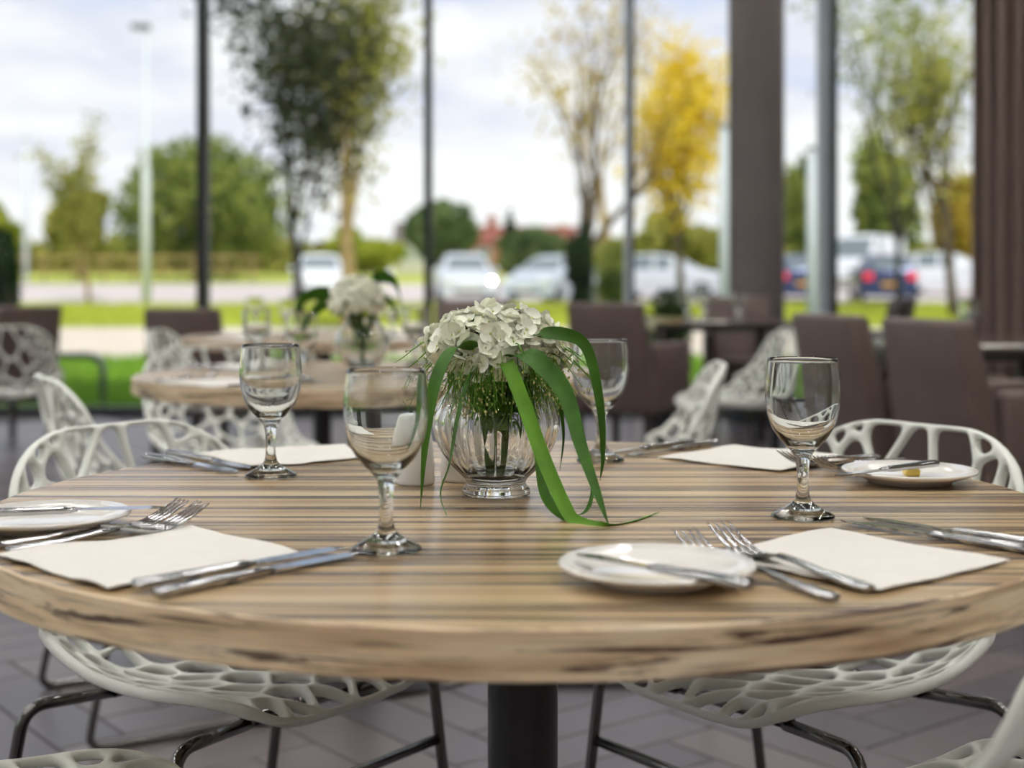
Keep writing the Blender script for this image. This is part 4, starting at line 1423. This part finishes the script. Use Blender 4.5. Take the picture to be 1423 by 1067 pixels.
blob_tree('round_tree', 'deep green tree between the column and the right window post', 1080, 1140, 205, 63, 'leaf_green', 2600, 0.24, 7)
blob_tree('golden_tree', 'golden olive tree beside the curtain behind the parked cars', 1282, 1372, 225, 62, 'leaf_gold', 3000, 0.24, 8)
blob_tree('olive_bush', 'olive thicket behind the silver car near the column', 870, 1010, 282, 66, 'leaf_olive', 4200, 0.24, 9, cat='bush')
blob_tree('green_bush', 'rounded dark green bush behind the parked cars in the window middle', 672, 800, 306, 62, 'leaf_deep', 4600, 0.22, 10, cat='bush', trunk=False)
blob_tree('grey_tree', 'grey green tree behind the second mullion', 556, 672, 272, 78, 'leaf_deep', 3600, 0.28, 12)
blob_tree('olive_bush', 'low olive shrubs around the pale tree trunk', 440, 570, 310, 68, 'leaf_lime', 3400, 0.24, 13, cat='bush', trunk=False)
blob_tree('dark_shrub', 'dark shrub at the foot of the forked sparse tree', 782, 832, 300, 24, 'conifer', 2600, 0.08, 14, cat='bush', trunk=False, depth=.4)
blob_tree('olive_shrub', 'green shrub under the third mullion', 824, 882, 318, 27, 'leaf_green', 2400, 0.10, 15, cat='bush', trunk=False, depth=.4)
blob_tree('low_plant', 'low leafy plant outside the window above the dark table', 880, 972, 388, 12.4, 'leaf_deep', 2600, 0.035, 16, cat='plant', trunk=False, depth=.25)
blob_tree('distant_conifer', 'small distant pointed conifer behind the bush', 697, 720, 288, 88, 'conifer', 900, 0.2, 17, cat='conifer')
blob_tree('distant_hedge', 'long distant hedge along the left horizon', -140, 600, 322, 92, 'leaf_olive', 9000, 0.34, 18, cat='hedge', trunk=False, lumps=110, depth=2.5, vbot=412)
blob_tree('distant_hedge', 'long distant hedge along the right horizon', 620, 1520, 316, 96, 'leaf_olive', 11000, 0.36, 22, cat='hedge', trunk=False, lumps=130, depth=2.5, vbot=412)

# houses
def house(label, u0, u1, veave, vridge, d, wallm, roofm):
    x0, x1 = (u0 - 711.5) / FPX * d, (u1 - 711.5) / FPX * d
    z0 = ground_z(d) - .05
    ze, zr = CAMZ + (386 - veave) / FPX * d - z0, CAMZ + (386 - vridge) / FPX * d - z0
    cx, hw = (x0 + x1) / 2, (x1 - x0) / 2
    root = thing('house', label, 'house', (cx, d, z0))
    MB().box(-hw, hw, 0, 6, 0, ze).build('walls', wallm, root, smooth=False)
    MB().add([(-hw - .2, -.3, ze), (hw + .2, -.3, ze), (hw + .2, 6.3, ze), (-hw - .2, 6.3, ze), (-hw - .2, 3, zr), (hw + .2, 3, zr)],
             [(0, 1, 5, 4), (2, 3, 4, 5), (1, 2, 5), (3, 0, 4), (0, 3, 2, 1)]).build('roof', roofm, root, smooth=False)
    MB().box(-hw * .55, -hw * .55 + .7, 2.7, 3.4, ze, zr + .8).build('chimney', 'brick', root, smooth=False)
    for k in range(3):
        x = -hw * .6 + k * hw * .6
        w = MB().box(x - .55, x + .55, -.04, .02, ze * .45, ze * .85).build('window', 'post_white', root, smooth=False)
        MB().box(x - .47, x + .47, -.06, -.03, ze * .48, ze * .82).build('pane', 'car_glass', w, smooth=False)
    return root
house('distant house with a red tiled roof behind the dark green bush', 640, 800, 338, 312, 104, 'brick', 'roof_tile')
house('distant pale house behind the second mullion', 548, 625, 336, 306, 118, 'render_wall', 'concrete')
house('distant brick house behind the white van', 1060, 1200, 352, 330, 108, 'brick', 'roof_tile')

# lamp post, posts, hoop
lp = thing('lamp_post', 'tall slim white street lamp post on the verge at the left', 'lamp post', ((203 - 711.5) / FPX * 40, 40, ground_z(40) - .02))
MB().tube([(0, 0, 0), (0, 0, 3.9), (0, 0, 3.95), (0, 0, 7.95)], [.125, .115, .085, .07], 14).build('pole', 'post_white', lp)
MB().box(-.42, .12, -.14, .14, 7.9, 8.06).build('lantern', 'post_grey', lp, smooth=False, bevel=.04)
MB().box(-.10, .12, -.02, .13, .5, 1.0).build('access_door', 'post_grey', lp, smooth=False)
for (u, d, vt, w, lab) in [(1006, 15, 175, .05, 'slim white post outside left of the round column'), (1128, 14.5, 205, .05, 'slim pale post outside beside the right window post'), (36, 60, 195, .11, 'faint distant pole at the far left')]:
    b = at(u, 386, d)
    H = CAMZ + (386 - vt) / FPX * d - ground_z(d)
    p = thing('white_post', lab, 'post', (b.x, d, ground_z(d) - .01))
    MB().tube([(0, 0, 0), (0, 0, H)], w, 14).build('shaft', 'post_white', p)
    MB().lathe([(w * 1.15, H - .02), (w * 1.15, H + .01), (0, H + .04)], 14).build('cap', 'post_grey', p)
b = at(143, 386, 11.6)
hp = thing('cycle_hoop', 'grey tubular metal hoop standing on the lawn outside the left window', 'cycle hoop', (b.x, 11.6, -.13))
zt = CAMZ - (494 - 386) / FPX * 11.6 + .13
MB().tube(fillet([(0, 0, 0), (0, 0, zt), (-.85, 0, zt), (-.85, 0, 0)], .14, 7), .028, 12).build('hoop', 'post_grey', hp)
for x in (0, -.85):
    MB().lathe([(.07, 0), (.07, .012), (.03, .016)], 16, x).build('flange', 'post_grey', hp)
fn = thing('post_and_rail_fence', 'distant low rail fence along the far side of the road', 'fence', ((20 - 711.5) / FPX * 62, 62, ground_z(62)))
for k in range(9):
    MB().box(k * 1.3 - .05, k * 1.3 + .05, -.05, .05, -.05, 1.25).build('fence_post', 'bark_pale', fn, smooth=False)
for z in (.55, 1.1):
    MB().box(-.3, 10.7, -.08, -.05, z - .07, z + .07).build('rail', 'bark_pale', fn, smooth=False)

# ---- cars: lofted bodies, front towards -Y
def car(label, u, d, yaw, paint, L=4.1, W=1.74, H=1.46, kind='hatch', glint=(), rear_plate='plate_yellow'):
    x = (u - 711.5) / FPX * d
    root = thing('van' if kind == 'van' else 'car', label, 'van' if kind == 'van' else 'car', (x, d, ground_z(d) + .0), math.radians(yaw), group='parked cars on the road')
    h = W / 2
    if kind == 'van':
        st = [(-.5, .62, .70, .80), (-.47, .95, 1.0, .82), (-.40, 1.02, 1.10, .86), (-.24, 1.08, H * .96, .80), (-.18, 1.1, H, .84), (.0, 1.1, H, .86), (.3, 1.1, H, .86), (.48, 1.1, H * .985, .86), (.5, 1.0, H * .96, .84)]
        ws, rw = (2, 3), (7, 8)
    else:
        st = [(-.5, .50, .56, .74), (-.485, .66, .70, .84), (-.42, .78, .84, .86), (-.24, .90, .98, .80), (-.08, .94, H * .94, .66), (.06, .94, H, .66), (.25, .95, H * .98, .64), (.42, .96, H * .90, .60), (.485, .94, 1.0, .74), (.5, .70, .78, .78)]
        ws, rw = (3, 4), (7, 8)
    vs_, fs_ = [], []
    zb = .22
    for (t, zs, zr, wr) in st:
        y = t * L
        k = 1 - .10 * max(0, abs(t) - .40) / .10
        vs_ += [(-h * k * .94, y, zb), (-h * k, y, .5 * (zb + zs)), (-h * k * .97, y, zs), (-W * wr * .5, y, zr), (-W * wr * .28, y, zr + .03), (W * wr * .28, y, zr + .03), (W * wr * .5, y, zr), (h * k * .97, y, zs), (h * k, y, .5 * (zb + zs)), (h * k * .94, y, zb)]
    n = 10
    for i in range(len(st) - 1):
        for k in range(n):
            k2 = (k + 1) % n
            fs_.append((i * n + k, i * n + k2, (i + 1) * n + k2, (i + 1) * n + k))
    fs_ += [tuple(range(n - 1, -1, -1)), tuple((len(st) - 1) * n + k for k in range(n))]
    MB().add(vs_, fs_).build('body', paint, root, sharp=.5)
    def pt(i, k): return Vector(vs_[i * n + k])
    def panel(name, quad, push, m='car_glass'):
        c = sum(quad, Vector()) / 4
        q = [c + (p - c) * .86 for p in quad]
        nr = (q[1] - q[0]).cross(q[3] - q[0]).normalized()
        if nr.dot(c - Vector((0, 0, .6))) < 0: nr = -nr
        q = [p + nr * push for p in q]; q2 = [p - nr * .015 for p in q]
        MB().add(q + q2, [(0, 1, 2, 3), (7, 6, 5, 4), (0, 4, 5, 1), (1, 5, 6, 2), (2, 6, 7, 3), (3, 7, 4, 0)]).build(name, m, root, smooth=False)
    panel('windscreen', [pt(ws[0], 3), pt(ws[0], 6), pt(ws[1], 6), pt(ws[1], 3)], .035)
    if kind != 'van':
        panel('rear_window', [pt(rw[0], 3), pt(rw[0], 6), pt(rw[1], 6), pt(rw[1], 3)], .035)
    rngs = [(4, 5), (5, 6), (6, 7)] if kind != 'van' else [(3, 4)]
    for (a, b) in rngs:
        panel('side_window', [pt(a, 2), pt(a, 3), pt(b, 3), pt(b, 2)], .012)
        panel('side_window', [pt(a, 7), pt(a, 6), pt(b, 6), pt(b, 7)], .012)
    for sx in (-1, 1):
        for t in (-.31, .30):
            y = t * L
            w = MB()
            cs = [(0, .0), (.20, .0), (.30, .03), (.31, .12), (.30, .19), (0, .19)]
            vv, ff = [], []
            for (r_, o_) in cs:
                for k in range(18):
                    a = 2 * PI * k / 18
                    vv.append((sx * (h + .01 - o_), y + r_ * math.cos(a), .31 + r_ * math.sin(a)))
            for i in range(len(cs) - 1):
                for k in range(18):
                    k2 = (k + 1) % 18
                    ff.append((i * 18 + k, i * 18 + k2, (i + 1) * 18 + k2, (i + 1) * 18 + k))
            wo = w.add(vv, ff).build('wheel', 'tyre', root, sharp=.6)
            hub = MB()
            hub.add([(sx * (h + .014), y + .19 * math.cos(2 * PI * k / 14), .31 + .19 * math.sin(2 * PI * k / 14)) for k in range(14)], [tuple(range(14))])
            hub.build('hubcap', 'post_grey', wo, smooth=False)
        fx = sx * (h - .24)
        hl_ = MB().box(fx - .17, fx + .17, -L * .5 - .03, -L * .47, .60, .76).build('headlight', 'lens_clear', root, smooth=False, bevel=.03)
        if sx in glint:
            MB().box(fx - .06, fx + .06, -L * .5 - .045, -L * .5 - .02, .62, .74).build('sun_glint', 'glint_glow', hl_, smooth=False, bevel=.01)  # added emitter for the sun glint, not a burning lamp
        MB().box(fx - .14, fx + .14, L * .47, L * .5 + .03, .70, .92).build('tail_light', 'tail_light', root, smooth=False, bevel=.03)
        MB().box(sx * (h + .02) - .08, sx * (h + .02) + .08, -L * .18, -L * .14, .95, 1.08).build('wing_mirror', paint, root, smooth=False, bevel=.03)
    MB().box(-.26, .26, -L * .5 - .03, -L * .5 + .02, .42, .53).build('number_plate', 'plate_white', root, smooth=False)
    MB().box(-.26, .26, L * .5 - .02, L * .5 + .03, .52, .63).build('number_plate', rear_plate, root, smooth=False)
    MB().box(-.5, .5, -L * .5 - .02, -L * .5 + .02, .30, .40).build('grille', 'tyre', root, smooth=False)
    return root
car('white parked car seen behind the thin dark tree trunk', 444, 46, 8, 'car_white')
car('silver parked car with a glowing sun glint at one headlight right of the second mullion', 646, 44.6, 6, 'car_silver', W=1.8, H=1.5, glint=(1,))
car('pale blue parked car in front of the rounded dark green bush', 768, 44, -28, 'car_pale', L=3.8)
car('silver parked car seen from the side left of the column', 926, 46.5, 72, 'car_silver', L=4.2)
car('dark blue parked car seen between the column and the right window post', 1106, 45, 176, 'car_blue')
car('tall white parked van right of the right window post', 1204, 55.5, -32, 'car_white', L=4.9, W=1.9, H=2.05, kind='van')
car('dark blue parked car with red tail lights in front of the white van', 1226, 44.5, 172, 'car_blue', W=1.76)
car('pale parked car nearest the curtain', 1320, 49.8, 64, 'car_white', L=4.2)

print('objects', len(bpy.data.objects))
